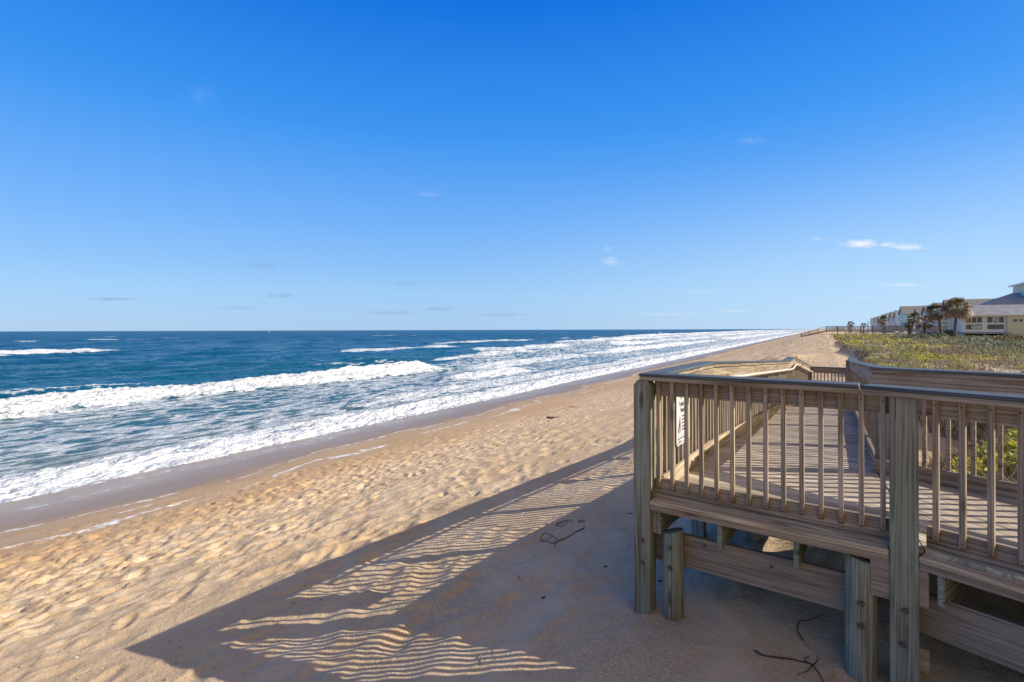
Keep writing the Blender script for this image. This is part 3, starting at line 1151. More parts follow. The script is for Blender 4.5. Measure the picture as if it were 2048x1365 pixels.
def strip_deck(name, l0, l1, r0, r1, parent, w=.138, gap=.007):
    n = int((Vector(l1) - Vector(l0)).length / w)
    quads = []
    for k in range(n):
        a, b = (k + gap / w / 2) / n, (k + 1 - gap / w / 2) / n
        quads.append([l0.lerp(l1, a), r0.lerp(r1, a), r0.lerp(r1, b), l0.lerp(l1, b)])
    return plank_mesh(name, quads, (r0 - l0).normalized(), parent)


seamA, seamB = V1 + N2 * .0 + A2 * .02, C + Vector((.10, .06, 0))
pm = Vector((2.80, 3.40, 0))
poly1 = [V0 + N2 * .135 + F2 * .0 + NL * .10, pm - F2 * .004, seamB - F2 * .004, PL[1] + NL * 1.72, PL[1] + NL * .10]
poly2 = [pm + F2 * .004, V1 + A2 * 6.4 + NA * .08, RA + FA * 7.5 + NFA * .05, seamB + F2 * .012]
poly_deck('deck', poly1, F2, DZ, bw)
poly_deck('deck', poly2, (-.22, .975, 0), DZ, bw)
g0 = L2d * .004
strip_deck('deck', v3(PL[1] + NL * .10 + g0, ZL[1]), v3(PL[2] + NL * .10, ZL[2]), v3(PL[1] + NL * 1.78 + g0, ZL[1]), v3(R2 - NR * .1, ZL[2]), bw)
strip_deck('deck', v3(PL[2] + NL * .10 + g0, ZL[2]), v3(L3 + NL * .10, ZL[3]), v3(R2 - NR * .1 + g0, ZL[2]), v3(R3 - NR * .1, ZL[3]), bw)
strip_deck('deck', v3(L3 + NL * .10 + g0, ZL[3]), v3(L4 + NL * .10, ZL[4]), v3(R3 - NR * .1 + g0, ZL[3]), v3(R4 - NR * .1, ZL[4]), bw)

# edge boards, fascia, joists, beams
for a, b, d, n in ((V0 + F2 * .105, V0 + F2 * 1.815, F2, N2), (V1 + A2 * .0, V1 + A2 * 6.2, A2, NA)):
    zt = DZ - .030
    o_ = board('edge_board', v3(a + n * .056, zt - .019), v3(b + n * .056, zt - .019), n, .152, .038, M_PALE, bw, .008)
    board('fascia', v3(a + n * .014, zt - .038 - .028), v3(b + n * .014, zt - .038 - .028), n, .034, .054, M_RAIL, bw, .005)
    if n == N2:
        board('beam', v3(V0 + n * .222 + F2 * .02, 3.205), v3(V0 + n * .222 + F2 * 1.97, 3.205), n, .044, .29, M_BEAM, bw, .005)
    else:
        board('beam', v3(a + n * .222 - d * .10, 3.203), v3(b + n * .222, 3.205), n, .044, .29, M_BEAM, bw, .005)
for tt in (.122, .162, .685, 1.247, 1.74, 1.87):
    a = V0 + F2 * tt + N2 * (.05 if tt > .2 else .06)
    board('joist', v3(a, 3.475), v3(a + N2 * 2.2, 3.475), F2, .038, .235, M_GREEN if tt != 1.74 else M_BEAM, bw, .003)
for tt in (.10, .66, 1.2, 1.75):
    a = V1 + A2 * tt + NA * .05
    board('joist', v3(a, 3.475), v3(a + NA * 1.9, 3.475), A2, .038, .235, M_GREEN, bw, .003)
board('blocking', v3(V0 + F2 * 1.71 + N2 * .03, 3.45), v3(V0 + F2 * 2.03 + N2 * .03, 3.45), (0, 0, 1), .26, .036, M_BEAM, bw, .004)
board('blocking', v3(V0 + F2 * 1.90 + N2 * .10, 2.93), v3(V0 + F2 * 2.035 + N2 * .10, 2.93), (0, 0, 1), .15, .036, M_BEAM, bw, .004)
for (a, b, za, zb) in ((V0 + NL * .17 + L2d * .3, PL[1] + NL * .17, DZ, DZ), (PL[1] + NL * .17, PL[2] + NL * .17, ZL[1], ZL[2]),
                       (R1o + NR * .17, R2o + NR * .17, DZ, ZL[2]), (PL[2] + NL * .17, L4 + NL * .17, ZL[2], ZL[4]),
                       (R2o + NR * .17, R4, ZL[2], ZL[4]), (RA + FA * 7.5 + NFA * .15, RA + NFA * .15, DZ, DZ)):
    board('beam', v3(a, za - .17), v3(b, zb - .17), perp(a, b), .044, .235, M_BEAM, bw, .004)
    if (a - V0).length > 1 and (a - RA).length > 1 or True:
        pass
board('beam', v3(V0 + N2 * 1.95 + F2 * .2, 3.205), v3(V0 + N2 * 1.95 + F2 * 2.0, 3.205), N2, .044, .29, M_BEAM, bw, .004)


def bolt(M, parent, r=.013):
    """hex-headed bolt with a washer, looking along local +X of M"""
    bm = bmesh.new()
    for (rad, x0, x1, seg) in ((r * 1.75, -.002, .003, 20), (r, .003, .016, 6)):
        ring = []
        for x in (x0, x1):
            ring.append([bm.verts.new((x, rad * math.cos(2 * math.pi * k / seg), rad * math.sin(2 * math.pi * k / seg))) for k in range(seg)])
        for k in range(seg):
            bm.faces.new((ring[0][k], ring[0][(k + 1) % seg], ring[1][(k + 1) % seg], ring[1][k]))
        bm.faces.new(ring[1])
        bm.faces.new(ring[0][::-1])
    bm_obj('bolt', bm, M_BOLT, parent, M)


def post(P, xdir, ydir, z0, z1, size=.15, bolts=(), chamf=.03, mat=None):
    """square post with a chamfered head; P plan centre"""
    M = Matrix.Translation(v3(P, z0)) @ Matrix((Vector((0, 0, 1)), Vector(xdir), Vector((0, 0, 1)).cross(Vector(xdir)))).transposed().to_4x4()
    bm = bmesh.new()
    h = size / 2
    vs = box_bm(bm, 0, z1 - z0, -h, h, -h, h)
    bmesh.ops.bevel(bm, geom=list(bm.edges), offset=.006, segments=2, affect='EDGES')
    if chamf:
        for v in bm.verts:
            if v.co.x > z1 - z0 - .001:
                v.co.y *= .72
                v.co.z *= .72
            elif v.co.x > z1 - z0 - .03:
                v.co.x -= chamf
    o = bm_obj('post', bm, mat or M_GREEN, bw, M)
    for (bx, bz) in bolts:
        fr = v3(Vector(P) + Vector(xdir) * bx - Vector(ydir) * (h + .0005), bz)
        x = -Vector(ydir)
        y = Vector((0, 0, 1))
        bolt(Matrix.Translation(fr) @ Matrix((x, y, x.cross(y))).transposed().to_4x4(), o)
    return o


post(V0 + F2 * .025 + N2 * .0755, F2, N2, 2.2, DZ + 1.035, .152, [(.004, 3.29), (.004, 3.085)])
post(V0 + F2 * 1.899 + N2 * .0755, F2, N2, 2.2, DZ + 1.030, .158, [(.005, 3.28), (-.012, 3.045)], 0)
for P, zt in ((V0 + L2d * 1.95, DZ + 1.03), (V0 + L2d * 3.85, DZ + .95), (V0 + L2d * 5.75, DZ + .86), (V0 + L2d * 7.65, DZ + .77), (PL[2], DZ + .65)):
    P = P + NL * .018
    post(P, L2d, NL, gz(P.x, P.y) - .4, zt - .003, .14, chamf=0)
for P, zt in ((L3, ZL[3] + 1.03), ((L3 + L4) / 2, (ZL[3] + ZL[4]) / 2 + 1.03), (L4 + Vector((.1, -.06, 0)), ZL[4] + 1.03), (R4 + Vector((.1, .05, 0)), ZL[4] + 1.03),
              (R1o + RD * 1.9, DZ + .95), (R1o + RD * 4.2, DZ + .83), (R1o + RD * 6.2, DZ + .72), (R2o, DZ + .65), (R3, ZL[3] + 1.03), ((R3 + R4) / 2, (ZL[3] + ZL[4]) / 2 + 1.03)):
    post(P + Vector((.02, -.02, 0)), L2d, NL, gz(P.x, P.y) - .4, zt - .004, .13, chamf=0, mat=M_RAIL)
post(RA + FA * .07 + NFA * .03, FA, NFA, gz(RA.x, RA.y) - .5, DZ + 1.03, .14, chamf=0)
post(RA + FA * 4.4 + NFA * .03, FA, NFA, 2.3, DZ + 1.03, .14, chamf=0)
post(C + Vector((-.25, -.05, 0)), FA, NFA, 2.3, DZ - .06, .14, chamf=0)
post(V0 + N2 * 2.05 + F2 * .55, F2, N2, 2.2, DZ - .29, .14, chamf=0)


def pile(P, r, zt, bolts, slant=.03):
    z0 = 2.1
    bm = bmesh.new()
    seg, rows = 28, 14
    ph = random.uniform(0, 6)
    rings = []
    for i in range(rows + 1):
        x = (zt - z0) * i / rows
        rg = []
        for k in range(seg):
            th = 2 * math.pi * k / seg
            rr = r * (1 + .025 * math.sin(2 * th + ph + i * .25) + .012 * math.sin(5 * th + i * .7)) * (1.03 - .04 * i / rows)
            xx = x + (slant * math.cos(th) if i == rows else 0)
            rg.append(bm.verts.new((xx, rr * math.cos(th), rr * math.sin(th))))
        rings.append(rg)
    for i in range(rows):
        for k in range(seg):
            bm.faces.new((rings[i][k], rings[i][(k + 1) % seg], rings[i + 1][(k + 1) % seg], rings[i + 1][k]))
    bm.faces.new(rings[-1])
    M = Matrix.Translation(v3(P, z0)) @ Matrix((Vector((0, 0, 1)), F2, Vector((0, 0, 1)).cross(F2))).transposed().to_4x4()
    o = bm_obj('pile', bm, M_GREEN, bw, M)
    for f in o.data.polygons:
        f.use_smooth = len(f.vertices) == 4
    for bz in bolts:
        fr = v3(Vector(P) - N2 * (r * .985), bz)
        x, y = -N2, Vector((0, 0, 1))
        bolt(Matrix.Translation(fr) @ Matrix((x, y, x.cross(y))).transposed().to_4x4(), o, .014)


pile(V0 + F2 * .274 + N2 * .108, .087, 3.40, (3.275, 3.10))
pile(V0 + F2 * 1.655 + N2 * .10, .098, 3.545, (3.245, 3.085), -.02)
for P in (V0 + N2 * 2.0 + F2 * 1.3, V0 + N2 * 3.6 + F2 * 1.5, V1 + NA * 1.5 + A2 * 1.0):
    pile(P, .09, 3.36, ())
for s_, z_ in ((.52, 3.30), (1.05, 3.26)):
    x, y = -N2, Vector((0, 0, 1))
    bolt(Matrix.Translation(v3(V0 + F2 * s_ + N2 * .1995, z_)) @ Matrix((x, y, x.cross(y))).transposed().to_4x4(), bw, .008)

# round handrail down the ramp, with its brackets
def off_l(P, o_, z):
    q = P + NL * o_
    return Vector((q.x, q.y, z))


hp = [off_l(V0 + L2d * 1.5, .26, DZ + .90), off_l(PL[1], .26, DZ + .90), off_l(V0 + L2d * 6, .26, DZ + .90 - .20), off_l(PL[2] - L2d * .5, .26, ZL[2] + .92),
      off_l(PL[2], .26, ZL[2] + .91), off_l(L3 - L2d * .3, .25, ZL[3] + .92), off_l(L3 + L2d * .2, .25, ZL[3] + .88), off_l(L4 - L2d * .3, .24, ZL[4] + .93), off_l(L4 - L2d * .25, .14, ZL[4] + .93)]
hr = tube('handrail', hp, .021, M_TUBE, bw)
for k in range(9):
    P = V0 + L2d * (2.2 + k * 1.2)
    zz = DZ + .90 - max(0, (2.2 + k * 1.2 - 2.02)) * .0499
    if k > 6:
        zz = ZL[2] + .90
    tube('bracket', [off_l(P, .165, zz - .09), off_l(P, .22, zz - .10), off_l(P, .26, zz - .02)], .009, M_BOLT, hr, None, 6)

# ------------------------------------------------------------------ placing things on the modelled ground
def hit(px, py):
    """the spot of sand seen at that bearing from the camera"""
    u, w = (px - 1024) / 1000.0, (661.5 - 0.003 * px - py) / 1000.0
    Y = 1.0
    while Y < 300:
        if CAMZ + w * Y < sand_z(u * Y, Y):
            break
        Y += 0.01 * max(1, Y * .2)
    return Vector((u * Y, Y, sand_z(u * Y, Y)))


# ------------------------------------------------------------------ the sign on the railing
M_SIGN = plain('white_enamel_sign', (.58, .60, .63), 0.35, 0, .04)
M_INK = plain('black_sign_ink', (.03, .03, .035), 0.5, 0, .05)
M_YEL = plain('yellow_sign_ink', (.75, .60, .08), 0.5, 0, .05)
M_GRN = plain('green_sign_ink', (.04, .30, .22), 0.5, 0, .05)
SX = L2d
sp0 = V0 + L2d * .549 + NL * .171
Mg = Matrix.Translation(Vector((sp0.x, sp0.y, 4.045))) @ Matrix((SX, Vector((0, 0, 1)), NL)).transposed().to_4x4()
SW, SH = .44, .61
bm = bmesh.new()
box_bm(bm, 0, SW, 0, SH, 0, .003)
bmesh.ops.bevel(bm, geom=[e for e in bm.edges if abs(e.verts[0].co.z - e.verts[1].co.z) > .002], offset=.02, segments=4, affect='EDGES')
sign = bm_obj('sign', bm, M_SIGN, None, Mg)
tag(sign, 'white beach notice with black lettering and a round emblem, fixed inside the slatted railing', 'sign')
dg = bpy.context.evaluated_depsgraph_get()


def text(body, x, y, size, mat=None, bold=.0):
    cu = bpy.data.curves.new('lettering', 'FONT')
    cu.body = body
    cu.size = size
    cu.extrude = .0006
    cu.offset = bold
    to = bpy.data.objects.new('lettering', cu)
    COL.objects.link(to)
    dgx = bpy.context.evaluated_depsgraph_get()
    me = bpy.data.meshes.new_from_object(to.evaluated_get(dgx))
    COL.objects.unlink(to)
    bpy.data.objects.remove(to)
    me.name = 'lettering'
    me.materials.clear()
    me.materials.append(mat or M_INK)
    link(bpy.data.objects.new('lettering', me), sign, Mg @ Matrix.Translation((x, y, .0042)))


text('Flagler County', .035, .545, .056, None, .0006)
text('Trash Free', .085, .385, .066, None, .0012)
text('Beaches', .13, .325, .060, None, .0012)
for k, ln in enumerate(('Please help', 'keep the', 'beach clean', 'and safe for', 'all wildlife')):
    text(ln, .17, .272 - k * .034, .026)
text('Carry out what you carry in', .035, .060, .022)
text('Thank you', .06, .035, .018)


def flat(name, polys, mat, z=.0045):
    bm = bmesh.new()
    for pl in polys:
        a = [bm.verts.new((x, y, z)) for x, y in pl]
        b = [bm.verts.new((x, y, z - .001)) for x, y in pl]
        bm.faces.new(a)
        bm.faces.new(b[::-1])
        for i in range(len(pl)):
            j = (i + 1) % len(pl)
            bm.faces.new((a[i], b[i], b[j], a[j]))
    return bm_obj(name, bm, mat, sign, Mg)


def disc(cx, cy, rx, ry, n=20, a0=0, a1=2 * math.pi):
    return [(cx + rx * math.cos(a0 + (a1 - a0) * i / n), cy + ry * math.sin(a0 + (a1 - a0) * i / n)) for i in range(n)]


flat('emblem', [disc(.14, .487, .035, .035)], M_YEL, .0044)
flat('emblem', [[(.115, .475), (.135, .452), (.16, .455), (.175, .485), (.172, .505), (.15, .47), (.13, .472)]], M_GRN, .0052)
flat('pictogram', [disc(.105, .262, .011, .013), [(.088, .245), (.12, .248), (.124, .195), (.118, .12), (.112, .12), (.107, .18), (.098, .12), (.090, .12), (.096, .195), (.083, .215), (.066, .195), (.072, .19), (.088, .205)]], M_INK)
flat('pictogram', [[(.045, .185), (.068, .185), (.064, .120), (.049, .120)]], M_INK)
flat('border', [[(.03, .088), (.41, .088), (.41, .0905), (.03, .0905)], [(.02, .020), (.42, .020), (.42, .026), (.02, .026)]], M_INK)

# ------------------------------------------------------------------ drift and twigs on the sand
M_TWIG = plain('dark_dried_weed', (.055, .042, .033), 0.85, 0, .5, 60)
M_PALETWIG = plain('bleached_stem', (.40, .33, .25), 0.8, 0, .3, 60)


def twig(name, pts, r, mat, label, cat='twig', more=(), lift=.006, group=None):
    P = [hit(*p) for p in pts]
    root = P[0]
    co = []
    for i in range(len(P) - 1):
        for k in range(4):
            q = P[i].lerp(P[i + 1], k / 4)
            co.append(Vector((q.x, q.y, sand_z(q.x, q.y) + lift + .004 * math.sin(i * 3 + k))) - root)
    co.append(P[-1] + Vector((0, 0, lift)) - root)
    o = tube(name, co, r, mat, None, Matrix.Translation(root), 6, r * .45)
    for m in more:
        Q = [hit(*p) + Vector((0, 0, lift)) - root for p in m]
        tube('side_shoot', Q, r * .6, mat, o, Matrix.Translation(root), 5, r * .3)
    tag(o, label, cat, group)
    return o


twig('dried_seaweed', [(1168, 1056), (1150, 1064), (1125, 1078), (1108, 1086), (1092, 1083), (1080, 1078), (1083, 1070), (1090, 1066), (1103, 1071), (1116, 1081)], .007, M_TWIG,
     'dark looped strand of dried weed on the shaded sand left of the corner post', 'seaweed', [[(1102, 1071), (1098, 1076), (1090, 1080)], [(1107, 1085), (1109, 1095)]])
twig('dried_seaweed', [(1110, 1050), (1118, 1045), (1128, 1041), (1138, 1040), (1144, 1045)], .007, M_TWIG,
     'small flat tangle of dried weed just above the looped strand', 'seaweed', [[(1112, 1051), (1122, 1052), (1132, 1047)], [(1120, 1044), (1126, 1049)], [(1130, 1041), (1134, 1047)]])
twig('dried_seaweed', [(1155, 1045), (1160, 1041), (1166, 1040), (1168, 1044), (1160, 1044)], .007, M_TWIG, 'tiny dark knot of dried weed to the right of the flat tangle', 'seaweed')
twig('branch', [(1506, 1302), (1522, 1311), (1545, 1316), (1585, 1320), (1608, 1325), (1624, 1331), (1636, 1347), (1644, 1364), (1650, 1385)], .0075, M_TWIG,
     'dark fallen branch lying on pale sand below the beam, left of the large pile', 'branch', [[(1624, 1331), (1612, 1343), (1592, 1352)], [(1615, 1328), (1606, 1319), (1617, 1314)], [(1626, 1330), (1634, 1322), (1632, 1312)]])
twig('dry_stem', [(1554, 1238), (1575, 1258), (1600, 1282), (1630, 1308), (1652, 1328), (1665, 1336), (1666, 1350), (1655, 1366)], .0042, M_PALETWIG,
     'long pale curving stem lying across the branch towards the large pile', 'stem')
twig('dry_stem', [(1604, 1282), (1594, 1266), (1592, 1252), (1600, 1242), (1625, 1238), (1648, 1230)], .0055, M_TWIG, 'dark bent stem half hidden under the front beam', 'stem')
twig('dry_stem', [(1034, 1150), (1040, 1163)], .004, M_TWIG, 'short dark stem sticking in the shaded sand, between the striped shadow and the corner post', 'stem')
twig('dry_stem', [(985, 1300), (992, 1320)], .003, M_PALETWIG, 'short pale stem at the tip of the lowest striped shadow', 'stem')
twig('dry_stem', [(958, 1310), (962, 1322), (950, 1333), (941, 1336)], .004, M_PALETWIG, 'pale hooked stem on the lowest striped shadow', 'stem')
for px, py, lab in ((1085, 1196, 'small dark seed pod on shaded sand, lower left of the corner post'), (1210, 1133, 'small dark seed pod on shaded sand, close left of the corner post'),
                    (1259, 1027, 'small dark seed pod at the left edge of the corner post'), (1318, 1162, 'small dark seed pod between the corner post and the slim pile')):
    P = hit(px, py)
    bm = bmesh.new()
    bmesh.ops.create_icosphere(bm, subdivisions=2, radius=.014)
    for v in bm.verts:
        v.co.x *= 1.6 + .3 * math.sin(v.co.y * 200)
        v.co.z *= .6
        v.co += v.normal * random.uniform(-.002, .002)
    tag(bm_obj('seed_pod', bm, M_TWIG, None, Matrix.Translation(P + Vector((0, 0, .005))) @ Matrix.Rotation(random.random() * 3, 4, 'Z'), True), lab, 'seed pod')
M_DRIFT = wood('dark_driftwood', (.05, .035, .025), (.10, .07, .05), (.17, .13, .10))
for px, py, ln, r, lab in ((1107, 835, .55, .045, 'dark stubby driftwood log on the open beach, far left of the railing corner'),
                           (1148, 814, .40, .025, 'thin dark driftwood stick nearer the wet sand than the stubby log')):
    P = hit(px, py)
    n_ = 9
    pts = [Vector(((i / (n_ - 1) - .5) * ln, .02 * math.sin(i * 1.3), .008 * math.sin(i * 2.1))) for i in range(n_)]
    tag(tube('driftwood', pts, r, M_DRIFT, None, Matrix.Translation(P + Vector((0, 0, r * .5))) @ Matrix.Rotation(.1, 4, 'Z'), 9, r * .6), lab, 'driftwood')

co_, tn_ = debris()
td = NT('shell_and_weed_crumbs')
td.set(Base_Color=td.ramp(td.attr('tint'), [(0, (.04, .03, .022)), (.45, (.16, .11, .07)), (.7, (.50, .38, .27)), (1, (.80, .74, .66))]), Roughness=.8)
tag(poly_soup('beach_debris', co_, 4, td.m, attr=tn_), 'small shell and weed crumbs scattered over the trodden sand', 'beach debris', kind='stuff')

# ------------------------------------------------------------------ dune vegetation
def foliage_mat(name, stops, rough=.6, trans=.40):
    t = NT(name)
    col = t.ramp(t.attr('tint'), stops)
    t.set(Base_Color=col, Roughness=rough)
    t.b.inputs['Specular IOR Level'].default_value = .3
    tr = t.n.new('ShaderNodeBsdfTranslucent')
    t.put(tr.inputs[0], col)
    mx = t.n.new('ShaderNodeMixShader')
    mx.inputs[0].default_value = trans
    t.l.new(t.b.outputs[0], mx.inputs[1])
    t.l.new(tr.outputs[0], mx.inputs[2])
    t.l.new(mx.outputs[0], t.out.inputs[0])
    return t.m


M_VINE = foliage_mat('dune_vine_leaves', [(0, (.07, .08, .025)), (.25, (.20, .225, .04)), (.5, (.46, .46, .06)), (.75, (.72, .66, .08)), (1, (.90, .74, .07))])
M_DRY = foliage_mat('dry_brown_stems', [(0, (.07, .05, .037)), (.35, (.20, .145, .10)), (.7, (.42, .33, .24)), (1, (.70, .60, .47))], .8, .15)
M_GRASS = foliage_mat('grey_green_grass', [(0, (.06, .07, .04)), (.4, (.17, .19, .11)), (.75, (.33, .34, .22)), (1, (.58, .53, .38))], .7, .2)
rg = np.random.default_rng(11)


def scatter(n, umax=1.22, Y0=4.4, Y1=125):
    Y = np.exp(rg.uniform(math.log(Y0), math.log(Y1), n))
    wide_ = rg.random(n) < .20
    X = np.where(wide_, rg.uniform(umax, 3.0, n), rg.uniform(.60, umax, n)) * Y
    p, q = to_pq(X, Y)
    g, S_ = ground_parts(p, q)
    # nothing grows through the boardwalk
    e = (X - C.x) * .801 + (Y - C.y) * .599
    eR = (X - C.x) * RD.y - (Y - C.y) * RD.x
    ok = (S_ > .30) & ~((Y < 18) & (eR < .25) & (X < 12)) & ~((e < .30) & (Y < 9))
    return X[ok], Y[ok], g[ok], S_[ok], p[ok], q[ok]


def cover(p, q):
    """0..1 green vine, 0..1 grass, bare lanes"""
    v = fbm(p * .35 + 4, q * .16, 201, 3)
    gr = fbm(p * .22, q * .10 + 7, 203, 3)
    bare = fbm(p * .55, q * .22 + 2, 205, 3)
    return v, gr, bare


# vines and low leaves
X, Y, G, S_, p, q = scatter(400000)
v, gr, bare = cover(p, q)
keep = (rg.random(len(X)) < np.clip(.36 + v * 1.3 - smooth(8, 20, p) * .45, .03, 1)) & (bare > -.30) & (S_ > .8)
nearkeep = rg.random(len(X)) < np.where(Y > 10, 1, np.where(v + .6 * fbm(p * 1.5, q * 1.5, 207, 2) > .10, .85, .08) + .05 * (Y - 5))
keep &= nearkeep
X, Y, G, p, q, v = X[keep], Y[keep], G[keep], p[keep], q[keep], v[keep]
n = len(X)
sz = np.maximum(.034, Y * .0019) * rg.uniform(.6, 1.35, n)
clump = fbm(p * 2.2, q * 1.6, 209, 2) + .7 * fbm(p * .6, q * .4, 210, 2)
h = (rg.random(n) ** 1.2) * (.13 + .10 * clump.clip(-.6, 1)) * (1 + Y * .002)
a = rg.uniform(0, 2 * math.pi, n)
tx = rg.normal(0, .45, n)
ty = rg.normal(0, .45, n)
c = np.stack([X, Y, G + h], -1)
d1 = np.stack([np.cos(a), np.sin(a), tx], -1) * sz[:, None]
d2 = np.stack([-np.sin(a), np.cos(a), ty], -1) * sz[:, None] * .72
quad = np.stack([c - d1, c - d2 * .8 + d1 * .1, c + d1, c + d2 * .8 + d1 * .1], 1)
tint = np.clip(.38 + .9 * (h / .28 - .3) * .4 + .20 * fbm(p * .9, q * .5, 211, 3) + rg.normal(0, .20, n), 0, 1)
vines = poly_soup('dune_vines', quad, 4, M_VINE, attr=tint)
tag(vines, 'low yellow-green vines carpeting the dune beyond the boardwalk', 'ground cover', kind='stuff')


def blades(name, X, Y, G, h, w, lean, mat, tint, label, cat):
    n = len(X)
    a = rg.uniform(0, 2 * math.pi, n)
    la = rg.uniform(0, 2 * math.pi, n)
    base = np.stack([X, Y, G - .01], -1)
    side = np.stack([np.cos(a), np.sin(a), np.zeros(n)], -1) * (w * .5)[:, None]
    ln = np.stack([np.cos(la), np.sin(la), np.zeros(n)], -1) * (lean * h)[:, None]
    up = np.zeros((n, 3))
    up[:, 2] = h
    mid = base + up * .55 + ln * .35
    top = base + up + ln
    q1 = np.stack([base - side, base + side, mid + side * .8, mid - side * .8], 1)
    q2 = np.stack([mid - side * .8, mid + side * .8, top + side * .1, top - side * .1], 1)
    o = poly_soup(name, np.concatenate([q1, q2], 0), 4, mat, attr=np.concatenate([tint, tint]))
    return tag(o, label, cat, kind='stuff')


X, Y, G, S_, p, q = scatter(275000)
v, gr, bare = cover(p, q)
edge = (S_ < .93)
keep = (rg.random(len(X)) < np.where(edge, .85, np.clip(.60 - v * .5 + gr * .3, .14, 1))) & ((bare > -.34) | edge)
X, Y, G, S_, p, q, edge = X[keep], Y[keep], G[keep], S_[keep], p[keep], q[keep], edge[keep]
n = len(X)
hh = rg.uniform(.08, .34, n) * (1 + Y * .001) * np.where(edge, .9, 1) * (.7 + .5 * fbm(p * .8, q * .8, 213, 2).clip(-.6, 1))
blades('dry_stems', X, Y, G, hh, np.maximum(.006, Y * .0009), rg.uniform(.1, .9, n), M_DRY,
       np.clip(np.where(edge, .22, .50) + rg.normal(0, .22, n), 0, 1), 'brown and bleached dry stems standing through the dune vines', 'dry plants')
X, Y, G, S_, p, q = scatter(275000)
v, gr, bare = cover(p, q)
inl = smooth(6, 15, p)
keep = (rg.random(len(X)) < np.clip(.12 + gr * .7 + inl * .75, .02, 1)) & (S_ > .9)
X, Y, G, p, q, inl = X[keep], Y[keep], G[keep], p[keep], q[keep], inl[keep]
n = len(X)
tuft = fbm(p * .7, q * .45, 215, 3)
hh = rg.uniform(.12, .42, n) * (.7 + .8 * tuft.clip(-.5, 1)) * (1 + inl * .35)
blades('dune_grass', X, Y, G, hh, np.maximum(.007, Y * .0011), rg.uniform(.1, .8, n), M_GRASS,
       np.clip(.42 + .25 * tuft + rg.normal(0, .2, n), 0, 1), 'grey-green dune grass in soft tufts, inland of the vines', 'grass')
# fallen litter just beyond the near railing
m = 16000
X = rg.uniform(3.6, 9.5, m)
Y = rg.uniform(3.0, 9.5, m)
p, q = to_pq(X, Y)
g, S_ = ground_parts(p, q)
ok = (S_ > .3) & ((X - C.x) * .801 + (Y - C.y) * .599 > .25) & ((X - C.x) * RD.y - (Y - C.y) * RD.x > .2)
X, Y, g = X[ok], Y[ok], g[ok]
n = len(X)
a = rg.uniform(0, math.pi, n)
L_ = rg.uniform(.03, .16, n)
c = np.stack([X, Y, g + rg.uniform(.004, .05, n)], -1)
d1 = np.stack([np.cos(a), np.sin(a), rg.normal(0, .25, n)], -1) * L_[:, None]
d2 = np.stack([-np.sin(a), np.cos(a), np.zeros(n)], -1) * .004
lit = poly_soup('dry_litter', np.stack([c - d1 - d2, c + d1 - d2, c + d1 + d2, c - d1 + d2], 1), 4, M_DRY, attr=np.clip(rg.normal(.5, .28, n), 0, 1))
tag(lit, 'dry broken stalks littering the pale sand behind the right-hand railing', 'plant litter', kind='stuff')

# ------------------------------------------------------------------ palms
M_TRUNK = wood('palm_trunk_bark', (.07, .055, .04), (.16, .125, .09), (.26, .21, .155), knots=False)
M_FROND = foliage_mat('palm_fronds', [(0, (.035, .040, .018)), (.35, (.085, .095, .035)), (.6, (.16, .15, .06)), (.8, (.25, .155, .08)), (1, (.50, .36, .22))], .5, .2)


def palm(px, Y, crown_py, crad, label, group=None, lean=0.0, dead=.35, base_dx=0.0, trunk_r=.17, n_fr=46, seed=1):
    rr = random.Random(seed)
    X = (px - 1024) / 1000 * Y
    zb = gz(X, Y)
    zt = CAMZ + (659 - crown_py) / 1000 * Y
    root = empty('palm_tree', (X + base_dx, Y, zb))
    tag(root, label, 'palm tree', group)
    h = zt - zb
    pts = [Vector((base_dx + (-base_dx) * (i / 8) ** 1.4 + lean * .15 * math.sin(i / 8 * 3), 0, -.2 + (h + .2) * i / 8)) - Vector((base_dx, 0, 0)) for i in range(9)]
    pts = [Vector((p.x, 0, p.z)) for p in pts]
    T = Matrix.Translation((X + base_dx, Y, zb))
    tube('trunk', pts, trunk_r * 1.2, M_TRUNK, root, T, 12, trunk_r * .8)
    faces, tint = [], []
    top = pts[-1]
    for k in range(n_fr):
        az_ = rr.uniform(0, 2 * math.pi)
        el_ = math.asin(rr.uniform(-.85, .98))
        isdead = el_ < -.1 and rr.random() < .9 or rr.random() < dead * .55
        d = Vector((math.cos(az_) * math.cos(el_), math.sin(az_) * math.cos(el_), math.sin(el_)))
        L = crad * rr.uniform(.45, .62)
        hub = top + d * L
        side = d.cross(Vector((0, 0, 1)))
        if side.length < .1:
            side = Vector((1, 0, 0))
        side.normalize()
        upv = side.cross(d).normalized()
        w = .022
        faces.append([top - side * w, top + side * w, hub + side * w, hub - side * w])
        tint.append(.5)
        fr = crad * rr.uniform(.42, .60)
        nb = 17
        for j in range(nb):
            th = (j / (nb - 1) - .5) * R(200)
            ld = (d * math.cos(th) + side * math.sin(th) + upv * rr.uniform(-.12, .12)).normalized()
            ll = fr * (1 - .25 * abs(th) / R(100)) * rr.uniform(.85, 1.1)
            mid = hub + ld * ll * .55
            tip = hub + ld * ll * .9 + Vector((0, 0, -1)) * ll * rr.uniform(.25, .6)
            s2 = ld.cross(upv).normalized() * .035
            faces.append([hub - s2 * .4, hub + s2 * .4, mid + s2, mid - s2])
            faces.append([mid - s2, mid + s2, tip + s2 * .1, tip - s2 * .1])
            tv = min(1, max(0, (.80 if isdead else .32) + rr.gauss(0, .13)))
            tint += [tv, tv]
    co = np.array([[tuple(v) for v in f] for f in faces])
    poly_soup('crown', co, 4, M_FROND, root, T, tint)
    return root


